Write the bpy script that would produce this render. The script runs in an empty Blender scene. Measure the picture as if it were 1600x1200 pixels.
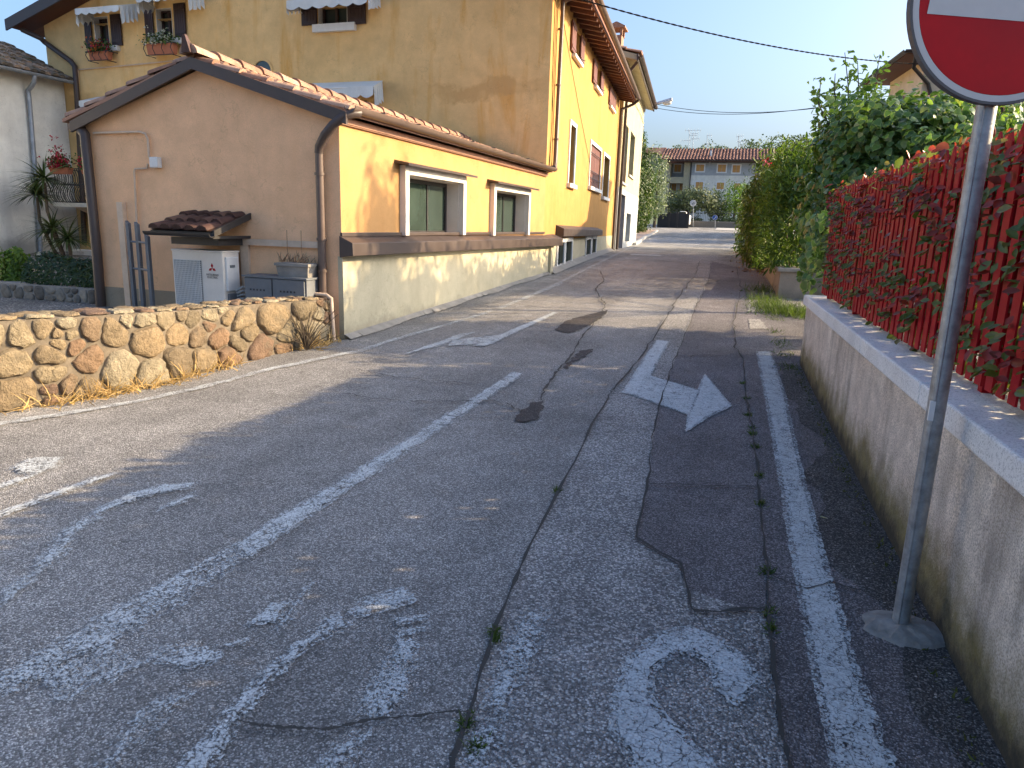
import bpy, bmesh, math, random
import numpy as np
from mathutils import Vector, Matrix

C = bpy.context
scene = C.scene
COL = scene.collection
random.seed(7)
rng = np.random.default_rng(11)

# ------------------------------------------------------------------ survey: camera of the photograph and measured planes
FPX = 1110.0
EYE = 1.5
def nrm(a):
    l = math.sqrt(sum(x*x for x in a)); return tuple(x/l for x in a)
def cross(a, b): return (a[1]*b[2]-a[2]*b[1], a[2]*b[0]-a[0]*b[2], a[0]*b[1]-a[1]*b[0])
def dot(a, b): return sum(x*y for x, y in zip(a, b))
c_down = nrm((-152, 4912, 1110)); c_up = tuple(-x for x in c_down)
c_fw = (350, -240, 1110); c_fw = nrm(tuple(a - dot(c_fw, c_up)*b for a, b in zip(c_fw, c_up)))
c_rt = cross(c_down, c_fw)
def ray(u, v):
    c = (u-800, v-600, FPX); return (dot(c, c_rt), dot(c, c_fw), dot(c, c_up))

# the road profile along Y (rises gently, dips, rises to the junction)
KN = [(-40,0),(-5,0),(1.5,.012),(3,.04),(5,.08),(10,.235),(15,.40),(20,.49),(28,.56),(42,.60),(55,1.0),(65,1.4),(80,1.9),(140,2.0),(400,2.0)]
def _slopes():
    h = [KN[i+1][0]-KN[i][0] for i in range(len(KN)-1)]; dl = [(KN[i+1][1]-KN[i][1])/h[i] for i in range(len(h))]
    m = [dl[0]]
    for i in range(1, len(h)):
        a, b = dl[i-1], dl[i]
        if a*b <= 0: m.append(0)
        else:
            w1 = 2*h[i]+h[i-1]; w2 = h[i]+2*h[i-1]; m.append((w1+w2)/(w1/a+w2/b))
    m.append(dl[-1]); return m
MS = _slopes()
def g(y):
    y = max(-40, min(399, y))
    for i in range(len(KN)-1):
        if y <= KN[i+1][0]: break
    h = KN[i+1][0]-KN[i][0]; t = (y-KN[i][0])/h
    return (2*t**3-3*t*t+1)*KN[i][1]+(t**3-2*t*t+t)*h*MS[i]+(-2*t**3+3*t*t)*KN[i+1][1]+(t**3-t*t)*h*MS[i+1]
def gp(u, v):
    r = ray(u, v); k = 1e-4; prev = k
    while k < 0.5:
        if EYE+r[2]*k-g(r[1]*k) < 0: break
        prev = k; k *= 1.02
    lo, hi = prev, k
    for _ in range(30):
        m = (lo+hi)/2
        if EYE+r[2]*m-g(r[1]*m) < 0: hi = m
        else: lo = m
    return (r[0]*lo, r[1]*lo, EYE+r[2]*lo)
def hz(u, v, z):
    r = ray(u, v); k = (z-EYE)/r[2]; return (r[0]*k, r[1]*k, z)
def atY(u, v, Y):
    r = ray(u, v); k = Y/r[1]; return (r[0]*k, Y, EYE+r[2]*k)
def proj(p):
    q = (p[0], p[1], p[2]-EYE)
    c = [c_rt[i]*q[0]+c_fw[i]*q[1]+c_up[i]*q[2] for i in range(3)]
    return (800+FPX*c[0]/c[2], 600+FPX*c[1]/c[2])
def vert(p, v):
    lo, hi = -1.0, 12.0
    for _ in range(50):
        m = (lo+hi)/2
        if proj((p[0], p[1], m))[1] < v: hi = m
        else: lo = m
    return lo

A0 = math.radians(1.683); D0 = (math.sin(A0), math.cos(A0)); N0 = (math.cos(A0), -math.sin(A0)); P0 = (-4.19, 7.16)
A1 = math.radians(-3.283); D1 = (math.sin(A1), math.cos(A1)); N1 = (math.cos(A1), -math.sin(A1)); P1 = (P0[0]+8*D0[0], P0[1]+8*D0[1])
def F0(s, o, z): return (P0[0]+D0[0]*s+N0[0]*o, P0[1]+D0[1]*s+N0[1]*o, z)         # low house facade: along, outwards, up
def F1(s, o, z): return (P1[0]+D1[0]*s+N1[0]*o, P1[1]+D1[1]*s+N1[1]*o, z)         # tall house facade
def G0(t, o, z): return F0(-o, -t, z)                                                 # low gable wall: leftwards, towards the viewer, up
def G1(t, o, z): return F0(8.0-o, -t, z)                                              # tall gable wall
def _pl(u, v, P, D, N, off):
    r = ray(u, v); q = (P[0]+N[0]*off, P[1]+N[1]*off); k = (q[0]*N[0]+q[1]*N[1])/(r[0]*N[0]+r[1]*N[1])
    x, y, z = r[0]*k, r[1]*k, EYE+r[2]*k
    return ((x-P[0])*D[0]+(y-P[1])*D[1], z)
def pF0(u, v, off=0): return _pl(u, v, P0, D0, N0, off)
def pF1(u, v, off=0): return _pl(u, v, P1, D1, N1, off)
def pG(u, v, s):
    P = (P0[0]+D0[0]*s, P0[1]+D0[1]*s); return _pl(u, v, P, (-N0[0], -N0[1]), D0, 0)
def pG0(u, v, o=0): return pG(u, v, -o)
def pG1(u, v, o=0): return pG(u, v, 8.0-o)
def W(x, y, z): return (x, y, z)

# ------------------------------------------------------------------ mesh builder and object bookkeeping
ORG = {}
class MB:
    def __init__(s): s.v = []; s.f = []; s.m = []; s.lv = []
    def add(s, vs, fs, m=0, lv=0.5):
        b = len(s.v); s.v += [tuple(p) for p in vs]
        for f in fs: s.f.append([b+i for i in f]); s.m.append(m); s.lv.append(lv)
    def box(s, a0, a1, b0, b1, c0, c1, fr=W, m=0, lv=0.5):
        p = [fr(a, b, c) for a in (a0, a1) for b in (b0, b1) for c in (c0, c1)]
        s.add(p, [(0,1,3,2),(4,6,7,5),(0,4,5,1),(2,3,7,6),(0,2,6,4),(1,5,7,3)], m, lv)
    def quad(s, a, b, c, d, m=0, lv=.5): s.add([a, b, c, d], [(0,1,2,3)], m, lv)
    def hexa(s, lo, hi, m=0, lv=.5):      # two rings of equal length -> closed prism
        n = len(lo); s.add(list(lo)+list(hi), [tuple(range(n-1,-1,-1)), tuple(range(n,2*n))]+[(i,(i+1)%n,n+(i+1)%n,n+i) for i in range(n)], m, lv)
    def tube(s, path, r, n=10, m=0, lv=.5, r2=None):
        P = [Vector(p) for p in path]; k = len(P); ring = []
        t0 = (P[1]-P[0]).normalized(); up = Vector((0,0,1)) if abs(t0.z) < .9 else Vector((1,0,0))
        x = t0.cross(up).normalized(); b = len(s.v)
        for i in range(k):
            t = ((P[min(i+1,k-1)]-P[i]).normalized()+(P[i]-P[max(i-1,0)]).normalized())
            t = t.normalized() if t.length > 1e-6 else t0
            x = (x-t*x.dot(t)).normalized(); y = t.cross(x)
            rr = r if r2 is None else r+(r2-r)*i/(k-1)
            for j in range(n):
                a = 2*math.pi*j/n; s.v.append(tuple(P[i]+x*(rr*math.cos(a))+y*(rr*math.sin(a))))
        for i in range(k-1):
            for j in range(n):
                s.f.append([b+i*n+j, b+i*n+(j+1)%n, b+(i+1)*n+(j+1)%n, b+(i+1)*n+j]); s.m.append(m); s.lv.append(lv)
        s.f.append([b+j for j in range(n-1,-1,-1)]); s.m.append(m); s.lv.append(lv)
        s.f.append([b+(k-1)*n+j for j in range(n)]); s.m.append(m); s.lv.append(lv)
    def ball(s, c, rx, ry, rz, n=10, k=6, m=0, jit=0, lv=.5):
        b = len(s.v)
        for i in range(k+1):
            th = math.pi*i/k
            for j in range(n):
                a = 2*math.pi*j/n; q = 1+random.uniform(-jit, jit)
                s.v.append((c[0]+rx*q*math.sin(th)*math.cos(a), c[1]+ry*q*math.sin(th)*math.sin(a), c[2]+rz*q*math.cos(th)))
        for i in range(k):
            for j in range(n):
                s.f.append([b+i*n+j, b+(i+1)*n+j, b+(i+1)*n+(j+1)%n, b+i*n+(j+1)%n]); s.m.append(m); s.lv.append(lv)
    def build(s, name, mats, parent=None, smooth=False, bevel=0, recalc=True, loc=None):
        if not isinstance(mats, (list, tuple)): mats = [mats]
        org = ORG.get(parent.name if parent else None, loc or (0,0,0))
        me = bpy.data.meshes.new(name)
        me.from_pydata([(x-org[0], y-org[1], z-org[2]) for x, y, z in s.v], [], s.f)
        for m in mats: me.materials.append(m)
        me.polygons.foreach_set('material_index', s.m)
        at = me.attributes.new('lv', 'FLOAT', 'FACE'); at.data.foreach_set('value', s.lv)
        if recalc:
            bm = bmesh.new(); bm.from_mesh(me); bmesh.ops.recalc_face_normals(bm, faces=bm.faces); bm.to_mesh(me); bm.free()
        if smooth:
            me.polygons.foreach_set('use_smooth', [True]*len(me.polygons))
            me.set_sharp_from_angle(angle=math.radians(50))
        o = bpy.data.objects.new(name, me); COL.objects.link(o)
        if parent: o.parent = parent; ORG[o.name] = org
        else: o.location = org; ORG[o.name] = org
        if bevel:
            md = o.modifiers.new('edge', 'BEVEL'); md.width = bevel; md.segments = 2; md.limit_method = 'ANGLE'; md.angle_limit = math.radians(40)
        return o
def tag(o, label=None, cat=None, group=None, kind=None):
    if label: o['label'] = label
    if cat: o['category'] = cat
    if group: o['group'] = group
    if kind: o['kind'] = kind
    return o
def thing(name, label, cat, loc, group=None):
    o = bpy.data.objects.new(name, None); o.empty_display_size = .2; COL.objects.link(o); o.location = loc
    ORG[o.name] = tuple(loc); return tag(o, label, cat, group)
def copy_tree(o, parent=None):
    c = o.copy(); COL.objects.link(c); ORG[c.name] = ORG[o.name]
    if parent: c.parent = parent
    for ch in list(o.children): copy_tree(ch, c)
    return c

# ------------------------------------------------------------------ materials
class NT:
    def __init__(s, name):
        s.mat = bpy.data.materials.new(name); s.mat.use_nodes = True; s.t = s.mat.node_tree; s.t.nodes.clear()
        s.out = s.n('ShaderNodeOutputMaterial'); s.pos = None
    def n(s, k, **kw):
        x = s.t.nodes.new(k)
        for a, b in kw.items(): setattr(x, a, b)
        return x
    def l(s, a, b): s.t.links.new(a, b)
    def P(s, scale=(1,1,1)):
        if s.pos is None: s.pos = s.n('ShaderNodeNewGeometry').outputs['Position']
        if scale == (1,1,1): return s.pos
        m = s.n('ShaderNodeMapping'); m.inputs['Scale'].default_value = scale; s.l(s.pos, m.inputs['Vector']); return m.outputs[0]
    def noise(s, sc, det=3, rough=.55, vec=None, col=False, dist=0):
        x = s.n('ShaderNodeTexNoise'); x.inputs['Scale'].default_value = sc; x.inputs['Detail'].default_value = det; x.inputs['Roughness'].default_value = rough
        x.inputs['Distortion'].default_value = dist
        s.l(vec if vec is not None else s.P(), x.inputs['Vector']); return x.outputs['Color' if col else 0]
    def vor(s, sc, feat='F1', out='Distance', vec=None, rnd=1):
        x = s.n('ShaderNodeTexVoronoi', feature=feat); x.inputs['Scale'].default_value = sc; x.inputs['Randomness'].default_value = rnd
        s.l(vec if vec is not None else s.P(), x.inputs['Vector']); return x.outputs[out]
    def ramp(s, fac, stops, interp='LINEAR'):
        x = s.n('ShaderNodeValToRGB'); r = x.color_ramp; r.interpolation = interp
        while len(r.elements) < len(stops): r.elements.new(.5)
        for e, (p, c) in zip(r.elements, stops):
            e.position = p; e.color = (c, c, c, 1) if not isinstance(c, (tuple, list)) else (*c, 1)
        s.l(fac, x.inputs[0]); return x.outputs[0]
    def math(s, op, a, b=None, clamp=False):
        x = s.n('ShaderNodeMath', operation=op, use_clamp=clamp)
        for i, q in enumerate((a, b)):
            if q is None: continue
            if isinstance(q, (int, float)): x.inputs[i].default_value = q
            else: s.l(q, x.inputs[i])
        return x.outputs[0]
    def mix(s, fac, a, b, mode='MIX'):
        x = s.n('ShaderNodeMix', data_type='RGBA', blend_type=mode, clamp_factor=True)
        for i, q in ((0, fac), (6, a), (7, b)):
            if isinstance(q, (int, float)): x.inputs[i].default_value = q if i == 0 else (q, q, q, 1)
            elif isinstance(q, tuple): x.inputs[i].default_value = (*q, 1)
            else: s.l(q, x.inputs[i])
        return x.outputs[2]
    def attr(s, name): return s.n('ShaderNodeAttribute', attribute_name=name).outputs['Fac']
    def bump(s, h, dist=.01, st=.5, prev=None):
        x = s.n('ShaderNodeBump'); x.inputs['Strength'].default_value = st; x.inputs['Distance'].default_value = dist
        s.l(h, x.inputs['Height'])
        if prev is not None: s.l(prev, x.inputs['Normal'])
        return x.outputs[0]
    def sep(s, v):
        x = s.n('ShaderNodeSeparateXYZ'); s.l(v, x.inputs[0]); return x.outputs
    def pbr(s, col, rough=.8, metal=0, bump=None, spec=.4):
        b = s.n('ShaderNodeBsdfPrincipled')
        if isinstance(col, tuple): b.inputs['Base Color'].default_value = (*col, 1)
        else: s.l(col, b.inputs['Base Color'])
        if isinstance(rough, (int, float)): b.inputs['Roughness'].default_value = rough
        else: s.l(rough, b.inputs['Roughness'])
        b.inputs['Metallic'].default_value = metal; b.inputs['Specular IOR Level'].default_value = spec
        if bump is not None: s.l(bump, b.inputs['Normal'])
        s.last = b; return b.outputs[0]
    def done(s, sh): s.l(sh, s.out.inputs['Surface']); return s.mat

def simple(name, col, rough=.6, metal=0, var=.18, sc=6, bump=0, bsc=60, spec=.4):
    t = NT(name); n = t.noise(sc, 5, .6); c = t.mix(t.ramp(n, [(.3, 0), (.7, 1)]), tuple(x*(1-var) for x in col), tuple(min(1, x*(1+var)) for x in col))
    f = t.noise(sc*9, 3); c = t.mix(t.math('MULTIPLY', f, .5), c, tuple(x*.75 for x in col))
    b = t.bump(t.noise(bsc, 4), .004, bump) if bump else None
    r = t.ramp(n, [(.2, max(.05, rough-.1)), (.8, min(1, rough+.1))])
    return t.done(t.pbr(c, r, metal, b, spec))
def asphalt(name, lo, hi, cell, tint, pebble=0.0, bumpd=.006, warm=0):
    t = NT(name)
    vcol = t.vor(cell, 'F1', 'Color'); r = t.sep(vcol)
    d = t.vor(cell, 'F1', 'Distance')
    base = t.ramp(r[0], [(0, lo*.5), (.45, lo), (.68, lo*1.35), (.76, (lo+hi)*.55), (1, hi*1.15)])
    fine = t.noise(cell*2.2, 3, .7); base = t.mix(t.ramp(fine, [(.38, 0), (.62, 1)]), base, t.mix(1, base, (.5,.5,.5), 'MULTIPLY'))
    gap = t.ramp(d, [(.45, 0), (.75, 1)]); base = t.mix(t.math('MULTIPLY', gap, .6), base, (lo*.4, lo*.4, lo*.4))
    if pebble:
        pv = t.vor(cell*.42, 'F1', 'Color'); pd = t.vor(cell*.42, 'F1', 'Distance'); q = t.sep(pv)
        pm = t.math('MULTIPLY', t.math('GREATER_THAN', q[1], 1-pebble), t.ramp(pd, [(.25, 1), (.42, 0)]))
        base = t.mix(pm, base, t.ramp(q[2], [(0, (.34,.31,.28)), (1, (.78,.75,.70))]))
    big = t.noise(.9, 5, .6); blot = t.ramp(big, [(.3, .72), (.7, 1.18)]); base = t.mix(1, base, blot, 'MULTIPLY')
    big2 = t.noise(4.5, 4, .65); base = t.mix(1, base, t.ramp(big2, [(.25, .82), (.75, 1.12)]), 'MULTIPLY')
    base = t.mix(1, base, tint, 'MULTIPLY')
    stn = t.noise(.55, 3, .5, t.P((1, .35, 1))); base = t.mix(t.ramp(stn, [(.55, 0), (.8, .15)]), base, (.16,.13,.10))
    trk = t.noise(1.0, 4, .6, t.P((1.3, .10, 1))); base = t.mix(1, base, t.ramp(trk, [(.3, .80), (.7, 1.14)]), 'MULTIPLY')
    oil = t.noise(1.3, 5, .7, t.P((1, .5, 1))); base = t.mix(t.ramp(oil, [(.62, 0), (.75, .35)]), base, t.mix(1, base, (.5,.5,.52), 'MULTIPLY'))
    h = t.math('SUBTRACT', t.math('MULTIPLY', r[1], .8), d)
    b = t.bump(h, bumpd, .85)
    return t.done(t.pbr(base, .85, 0, b, .3))
def paint(name, wear, cell=105, col=(.60,.63,.63)):
    t = NT(name)
    d = t.vor(cell, 'F1', 'Distance'); r = t.sep(t.vor(cell, 'F1', 'Color'))
    a = t.noise(120, 3, .8); m = t.noise(8, 5, .7); l = t.noise(1.8, 3); v2 = t.sep(t.vor(120, 'F1', 'Color'))
    cr = t.vor(20, 'DISTANCE_TO_EDGE', 'Distance', t.math('ADD', 0, 0) and t.P() if False else t.mix(.06, t.P(), t.noise(7, 4, .7, col=True)))
    k = t.math('ADD', t.math('ADD', t.math('MULTIPLY', a, .40), t.math('MULTIPLY', m, .26)), t.math('ADD', t.math('MULTIPLY', l, .12), t.math('ADD', t.math('MULTIPLY', r[0], .12), t.math('MULTIPLY', v2[1], .10))))
    th = .33+.30*wear; cov = t.ramp(k, [(max(0, th-.035), 0), (th+.035, 1)])
    cov = t.math('MULTIPLY', cov, t.ramp(t.math('ADD', cr, t.math('MULTIPLY', m, .05)), [(.028, .25), (.05, 1)]))
    cov = t.math('MULTIPLY', cov, t.ramp(t.noise(4, 4, .7), [(.25, 1-.6*wear), (.6, 1)]))
    c = t.mix(t.ramp(t.noise(25, 4), [(.3, 0), (.75, 1)]), tuple(x*.72 for x in col), col)
    c = t.mix(t.ramp(d, [(.4, 0), (.8, .5)]), c, (.2,.2,.2))
    s = t.pbr(c, .8, 0, t.bump(d, .004, .35), .2)
    tr = t.n('ShaderNodeBsdfTransparent'); mx = t.n('ShaderNodeMixShader'); t.l(cov, mx.inputs[0]); t.l(tr.outputs[0], mx.inputs[1]); t.l(s, mx.inputs[2])
    return t.done(mx.outputs[0])
def plaster(name, c1, c2, stain=None, samt=.5, bumps=.35, band=None, grime=0, grz=.5, grh=.5):
    t = NT(name)
    n = t.noise(.8, 6, .62); c = t.mix(t.ramp(n, [(.3, 0), (.72, 1)]), c1, c2)
    n2 = t.noise(3.5, 5, .6); c = t.mix(1, c, t.ramp(n2, [(.25, .86), (.75, 1.1)]), 'MULTIPLY')
    if stain:
        st = t.noise(1.6, 5, .6, t.P((1,1,.22)), dist=.3); c = t.mix(t.math('MULTIPLY', t.ramp(st, [(.56, 0), (.68, 1)]), samt), c, stain)
        st = t.noise(5, 5, .65, t.P((1,1,.12))); c = t.mix(t.math('MULTIPLY', t.ramp(st, [(.58, 0), (.75, 1)]), samt*.6), c, stain)
    if band:        # an old repair band at a given height, broken up by noise
        zc, zw, bc = band; z = t.sep(t.P())[2]; w = t.math('ADD', z, t.math('MULTIPLY', t.math('SUBTRACT', t.noise(1.1, 5, .7), .5), .9))
        q = t.math('ABSOLUTE', t.math('SUBTRACT', w, zc)); c = t.mix(t.math('MULTIPLY', t.ramp(t.math('DIVIDE', q, zw), [(.6, .75), (1, 0)]), t.ramp(t.noise(.9, 4), [(.4, 0), (.55, 1)])), c, bc)
    if grime:       # splash dirt along the foot of the wall
        z = t.sep(t.P())[2]; q = t.math('DIVIDE', t.math('SUBTRACT', z, grz), grh); q = t.math('ADD', q, t.math('MULTIPLY', t.math('SUBTRACT', t.noise(3, 5, .7), .5), 1.4))
        c = t.mix(t.math('MULTIPLY', t.ramp(q, [(0, 1), (.6, 0)]), grime), c, (.13,.12,.10))
    f = t.noise(90, 3, .6); c = t.mix(t.ramp(f, [(.35, .25), (.6, 0)]), c, tuple(x*.6 for x in c1))
    hair = t.vor(1.1, 'DISTANCE_TO_EDGE', 'Distance', t.noise(1.5, 4, .6, col=True)); c = t.mix(t.ramp(hair, [(.0, .28), (.006, 0)]), c, tuple(x*.45 for x in c1))
    b = t.bump(t.noise(120, 4, .65), .004, bumps); b = t.bump(t.noise(5, 4), .02, .25, b)
    return t.done(t.pbr(c, .9, 0, b, .2))
def leafmat(name, stops, edge=None, trans=.35, rough=.45, spec=.4):
    t = NT(name); c = t.ramp(t.attr('lv'), stops)
    if edge: c = t.mix(t.ramp(t.attr('edge'), [(edge[0], 0), (min(1,edge[0]+.18), 1)]), c, edge[1])
    c = t.mix(1, c, t.ramp(t.noise(25, 2), [(.3, .8), (.7, 1.15)]), 'MULTIPLY')
    s = t.pbr(c, rough, 0, None, spec)
    tr = t.n('ShaderNodeBsdfTranslucent'); cc = t.mix(1, c, (1.25,1.3,.6), 'MULTIPLY'); t.l(cc, tr.inputs[0])
    mx = t.n('ShaderNodeMixShader'); mx.inputs[0].default_value = trans; t.l(s, mx.inputs[1]); t.l(tr.outputs[0], mx.inputs[2])
    return t.done(mx.outputs[0])
def lvmat(name, stops, rough=.8, bump=.4, bsc=40, sc=14, bd=.01, dark=None):
    t = NT(name); c = t.ramp(t.attr('lv'), stops)
    n = t.noise(sc, 6, .7); c = t.mix(1, c, t.ramp(n, [(.25, .55), (.55, 1), (.8, 1.35)]), 'MULTIPLY')
    if dark: c = t.mix(t.ramp(t.noise(sc*.35, 5, .7), [(.52, 0), (.68, .8)]), c, dark)
    b = t.bump(t.noise(bsc, 5, .7), bd, bump)
    return t.done(t.pbr(c, rough, 0, b, .25))
def glassmat(name, col, rough=.06):
    t = NT(name); c = t.mix(t.ramp(t.noise(2, 3), [(.3, 0), (.7, 1)]), col, tuple(x*1.6 for x in col))
    return t.done(t.pbr(c, rough, 0, None, .6))

M = {}
M['asphalt'] = asphalt('asphalt', .32, .72, 170, (1.0, .965, .92))
M['coarse'] = asphalt('coarse_asphalt', .39, .88, 120, (1.0, .965, .93), pebble=.24, bumpd=.014)
M['dark_asphalt'] = asphalt('dark_asphalt', .21, .52, 175, (1.0, .92, .93))
M['gutter_asphalt'] = asphalt('gutter_asphalt', .12, .40, 170, (1.0, .97, .95), pebble=.03, bumpd=.012)
M['tar'] = asphalt('tar', .08, .2, 120, (1.0, .9, .88))
M['gravel'] = asphalt('gravel', .22, .55, 70, (1.0, .98, .92), pebble=.2, bumpd=.015)
M['crackm'] = simple('crack_dirt', (.05,.047,.042), .95, sc=20)
for k, w in (('p0', .10), ('p1', .28), ('p2', .42), ('p3', .57), ('e0', .42), ('e1', .52), ('e2', .62), ('e3', .72)): M[k] = paint('paint_'+k, w)
M['orange'] = plaster('orange_plaster_shaded', (.85,.505,.28), (.90,.555,.325), (.78,.43,.22), .35)  # shaded copy of the orange plaster: brighter colour stands in for fill light
M['orange_lit'] = plaster('orange_plaster_sunlit', (.455,.252,.100), (.50,.28,.115), (.42,.205,.07), .35)  # sunlit copy of the same plaster, colour toned down against the direct sun
M['ochre'] = plaster('ochre_plaster_shaded', (.72,.475,.205), (.80,.545,.25), (.66,.35,.09), .85, band=(4.28, .22, (.54,.33,.13)))  # shaded copy of the ochre plaster, extra fill light mixed into its colour
M['ochre_lit'] = plaster('ochre_plaster_sunlit', (.44,.238,.075), (.49,.275,.095), (.40,.20,.05), .5)  # sunlit copy of the ochre, its colour darkened to hold back the sun
M['pale'] = plaster('pale_base_coat', (.47,.42,.29), (.52,.475,.34), (.36,.32,.22), .35, grime=.65, grz=.15, grh=.35)
M['pebbledash'] = plaster('pebbledash', (.33,.26,.18), (.4,.32,.22), (.2,.17,.12), .5, bumps=1)
M['cream'] = plaster('cream_plaster', (.40,.35,.23), (.45,.40,.27), (.30,.24,.14), .6)
M['greyblue'] = plaster('grey_blue_plaster', (.34,.36,.37), (.42,.44,.45), (.25,.26,.27), .5)
M['grey'] = plaster('grey_plaster', (.66,.64,.57), (.76,.74,.66), (.52,.50,.45), .55, grime=.5, grz=.6, grh=.5)
M['beige_wall'] = plaster('beige_plaster', (.66,.58,.42), (.72,.65,.48), None)
M['brownmetal'] = simple('brown_metal', (.068,.049,.042), .45, 0, .15, 4)
M['taupe'] = simple('taupe_pipe', (.125,.088,.07), .45, 0, .12, 5)
M['darkmetal'] = simple('dark_metal', (.035,.033,.033), .45)
M['galv'] = simple('galvanised', (.33,.345,.355), .5, .6, .38, 26, .2, 120)
M['zinc'] = simple('zinc_pipe', (.28,.31,.35), .5, .4, .3, 4)
M['bluegrey'] = simple('blue_grey_paint', (.11,.13,.155), .5)
M['redpaint'] = simple('red_paint', (.35,.006,.013), .6, 0, .12, 9, .12, 200, spec=.2)
M['whitep'] = simple('white_paint', (.72,.72,.70), .5, 0, .08, 5)
M['offwhite'] = simple('offwhite_casing', (.74,.68,.60), .45, 0, .07, 5)
M['trimpink'] = simple('pink_trim', (.36,.20,.135), .8)
M['beige'] = simple('beige_plastic', (.62,.47,.34), .6)
M['greybox'] = simple('grey_cabinet', (.155,.165,.175), .55, 0, .12, 7)
M['concrete'] = simple('concrete', (.27,.25,.22), .9, 0, .3, 5, .6, 50)
M['terracotta'] = lvmat('terracotta', [(0,(.24,.125,.08)),(.5,(.32,.185,.125)),(1,(.38,.25,.18))], .85, .3, 60, 9)
M['oldtile'] = lvmat('old_mossy_tile', [(0,(.12,.10,.075)),(.6,(.20,.15,.11)),(1,(.33,.24,.17))], .95, .5, 60, 6, dark=(.055,.06,.02))
M['browntile'] = lvmat('brown_tile', [(0,(.05,.026,.023)),(.7,(.075,.04,.035)),(1,(.13,.075,.055))], .6, .2)
M['fartile'] = lvmat('red_brown_tile', [(0,(.16,.085,.065)),(1,(.24,.135,.105))], .9, .3)
M['shutter'] = simple('shutter_brown', (.042,.023,.022), .5, 0, .15, 6)
M['shutter_lit'] = simple('shutter_brown_lit', (.15,.058,.042), .5, 0, .2, 6)  # brown shutters of the sunny front, sunlight put into the colour
M['shutter_wood'] = simple('shutter_light_wood', (.52,.28,.09), .6, 0, .15, 6)
M['rafter'] = simple('rafter_wood', (.12,.05,.033), .7, 0, .25, 5)
M['soffit'] = simple('soffit_board', (.19,.085,.052), .8, 0, .25, 5)
M['fabric'] = simple('awning_fabric', (.62,.64,.62), .9, 0, .1, 3, .3, 30)
M['curtain'] = simple('curtain', (.55,.53,.50), .9)
M['glass'] = glassmat('dark_glass', (.025,.035,.033))
M['frost'] = glassmat('frosted_glass', (.030,.044,.037), .09)
M['pot'] = simple('terracotta_pot', (.42,.15,.08), .8)
M['iron'] = simple('black_iron', (.03,.03,.035), .5)
M['stemm'] = simple('bark', (.085,.065,.045), .95, 0, .3, 12, .6, 50)
M['rust'] = simple('rust_sheet', (.10,.04,.027), .85, 0, .3, 5)
M['reds'] = simple('sign_red', (.40,.004,.010), .5, 0, .14, 5, spec=.2)
M['whites'] = simple('sign_white', (.50,.50,.50), .5, 0, .04, 3)
M['blues'] = simple('sign_blue', (.02,.09,.35), .4)
M['greyback'] = simple('sign_rim_grey', (.085,.085,.09), .5)
M['stone'] = lvmat('field_stone', [(0,(.17,.115,.085)),(.2,(.24,.155,.095)),(.4,(.18,.145,.095)),(.6,(.28,.205,.12)),(.8,(.26,.215,.14)),(1,(.36,.31,.215))], .95, 1.0, 28, 13, .03, dark=(.13,.11,.08))
M['mortar'] = simple('mortar', (.15,.122,.088), .95, 0, .45, 16, 1, 35)
M['darkstone'] = lvmat('bed_stone', [(0,(.12,.11,.095)),(1,(.3,.27,.22))], .9, .6)
M['lampm'] = simple('lamp_housing', (.55,.56,.57), .35, .3)
M['pinkpave'] = simple('pink_paving', (.42,.30,.23), .85, 0, .12, 4)
M['kerbm'] = simple('kerb_stone', (.40,.39,.37), .85, 0, .2, 5)
M['bin'] = simple('black_sheet', (.026,.027,.03), .6)
M['hillg'] = simple('hill_ground', (.10,.13,.06), .95)
M['cable'] = simple('cable_black', (.008,.008,.010), .9, spec=.05)
def wallmat():
    t = NT('weathered_render'); n = t.noise(1.4, 6, .65)
    c = t.mix(t.ramp(n, [(.32, 0), (.68, 1)]), (.68,.565,.46), (.95,.85,.72))
    st = t.noise(2.2, 5, .65, t.P((1,1,.15))); c = t.mix(t.ramp(st, [(.5, 0), (.68, .75)]), c, (.17,.14,.11))
    n3 = t.noise(7, 5, .7); c = t.mix(1, c, t.ramp(n3, [(.3, .72), (.7, 1.15)]), 'MULTIPLY')
    f = t.noise(140, 3, .7); c = t.mix(t.ramp(f, [(.4, .6), (.56, 0)]), c, (.18,.15,.12))
    pd = t.vor(34, 'F1', 'Distance'); c = t.mix(t.ramp(pd, [(.06, .6), (.14, 0)]), c, (.5,.45,.38))
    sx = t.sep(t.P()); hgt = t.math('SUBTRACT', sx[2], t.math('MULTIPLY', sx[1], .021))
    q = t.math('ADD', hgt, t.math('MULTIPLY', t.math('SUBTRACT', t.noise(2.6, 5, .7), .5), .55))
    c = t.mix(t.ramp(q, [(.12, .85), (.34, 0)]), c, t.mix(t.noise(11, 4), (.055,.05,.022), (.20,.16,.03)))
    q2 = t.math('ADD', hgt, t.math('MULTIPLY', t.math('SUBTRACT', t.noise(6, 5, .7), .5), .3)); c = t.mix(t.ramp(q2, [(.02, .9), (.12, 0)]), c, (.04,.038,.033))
    b = t.bump(t.noise(45, 5, .7), .012, .8); b = t.bump(t.noise(6, 5), .03, .5, b)
    return t.done(t.pbr(c, .95, 0, b, .2))
M['render'] = wallmat()
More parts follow.
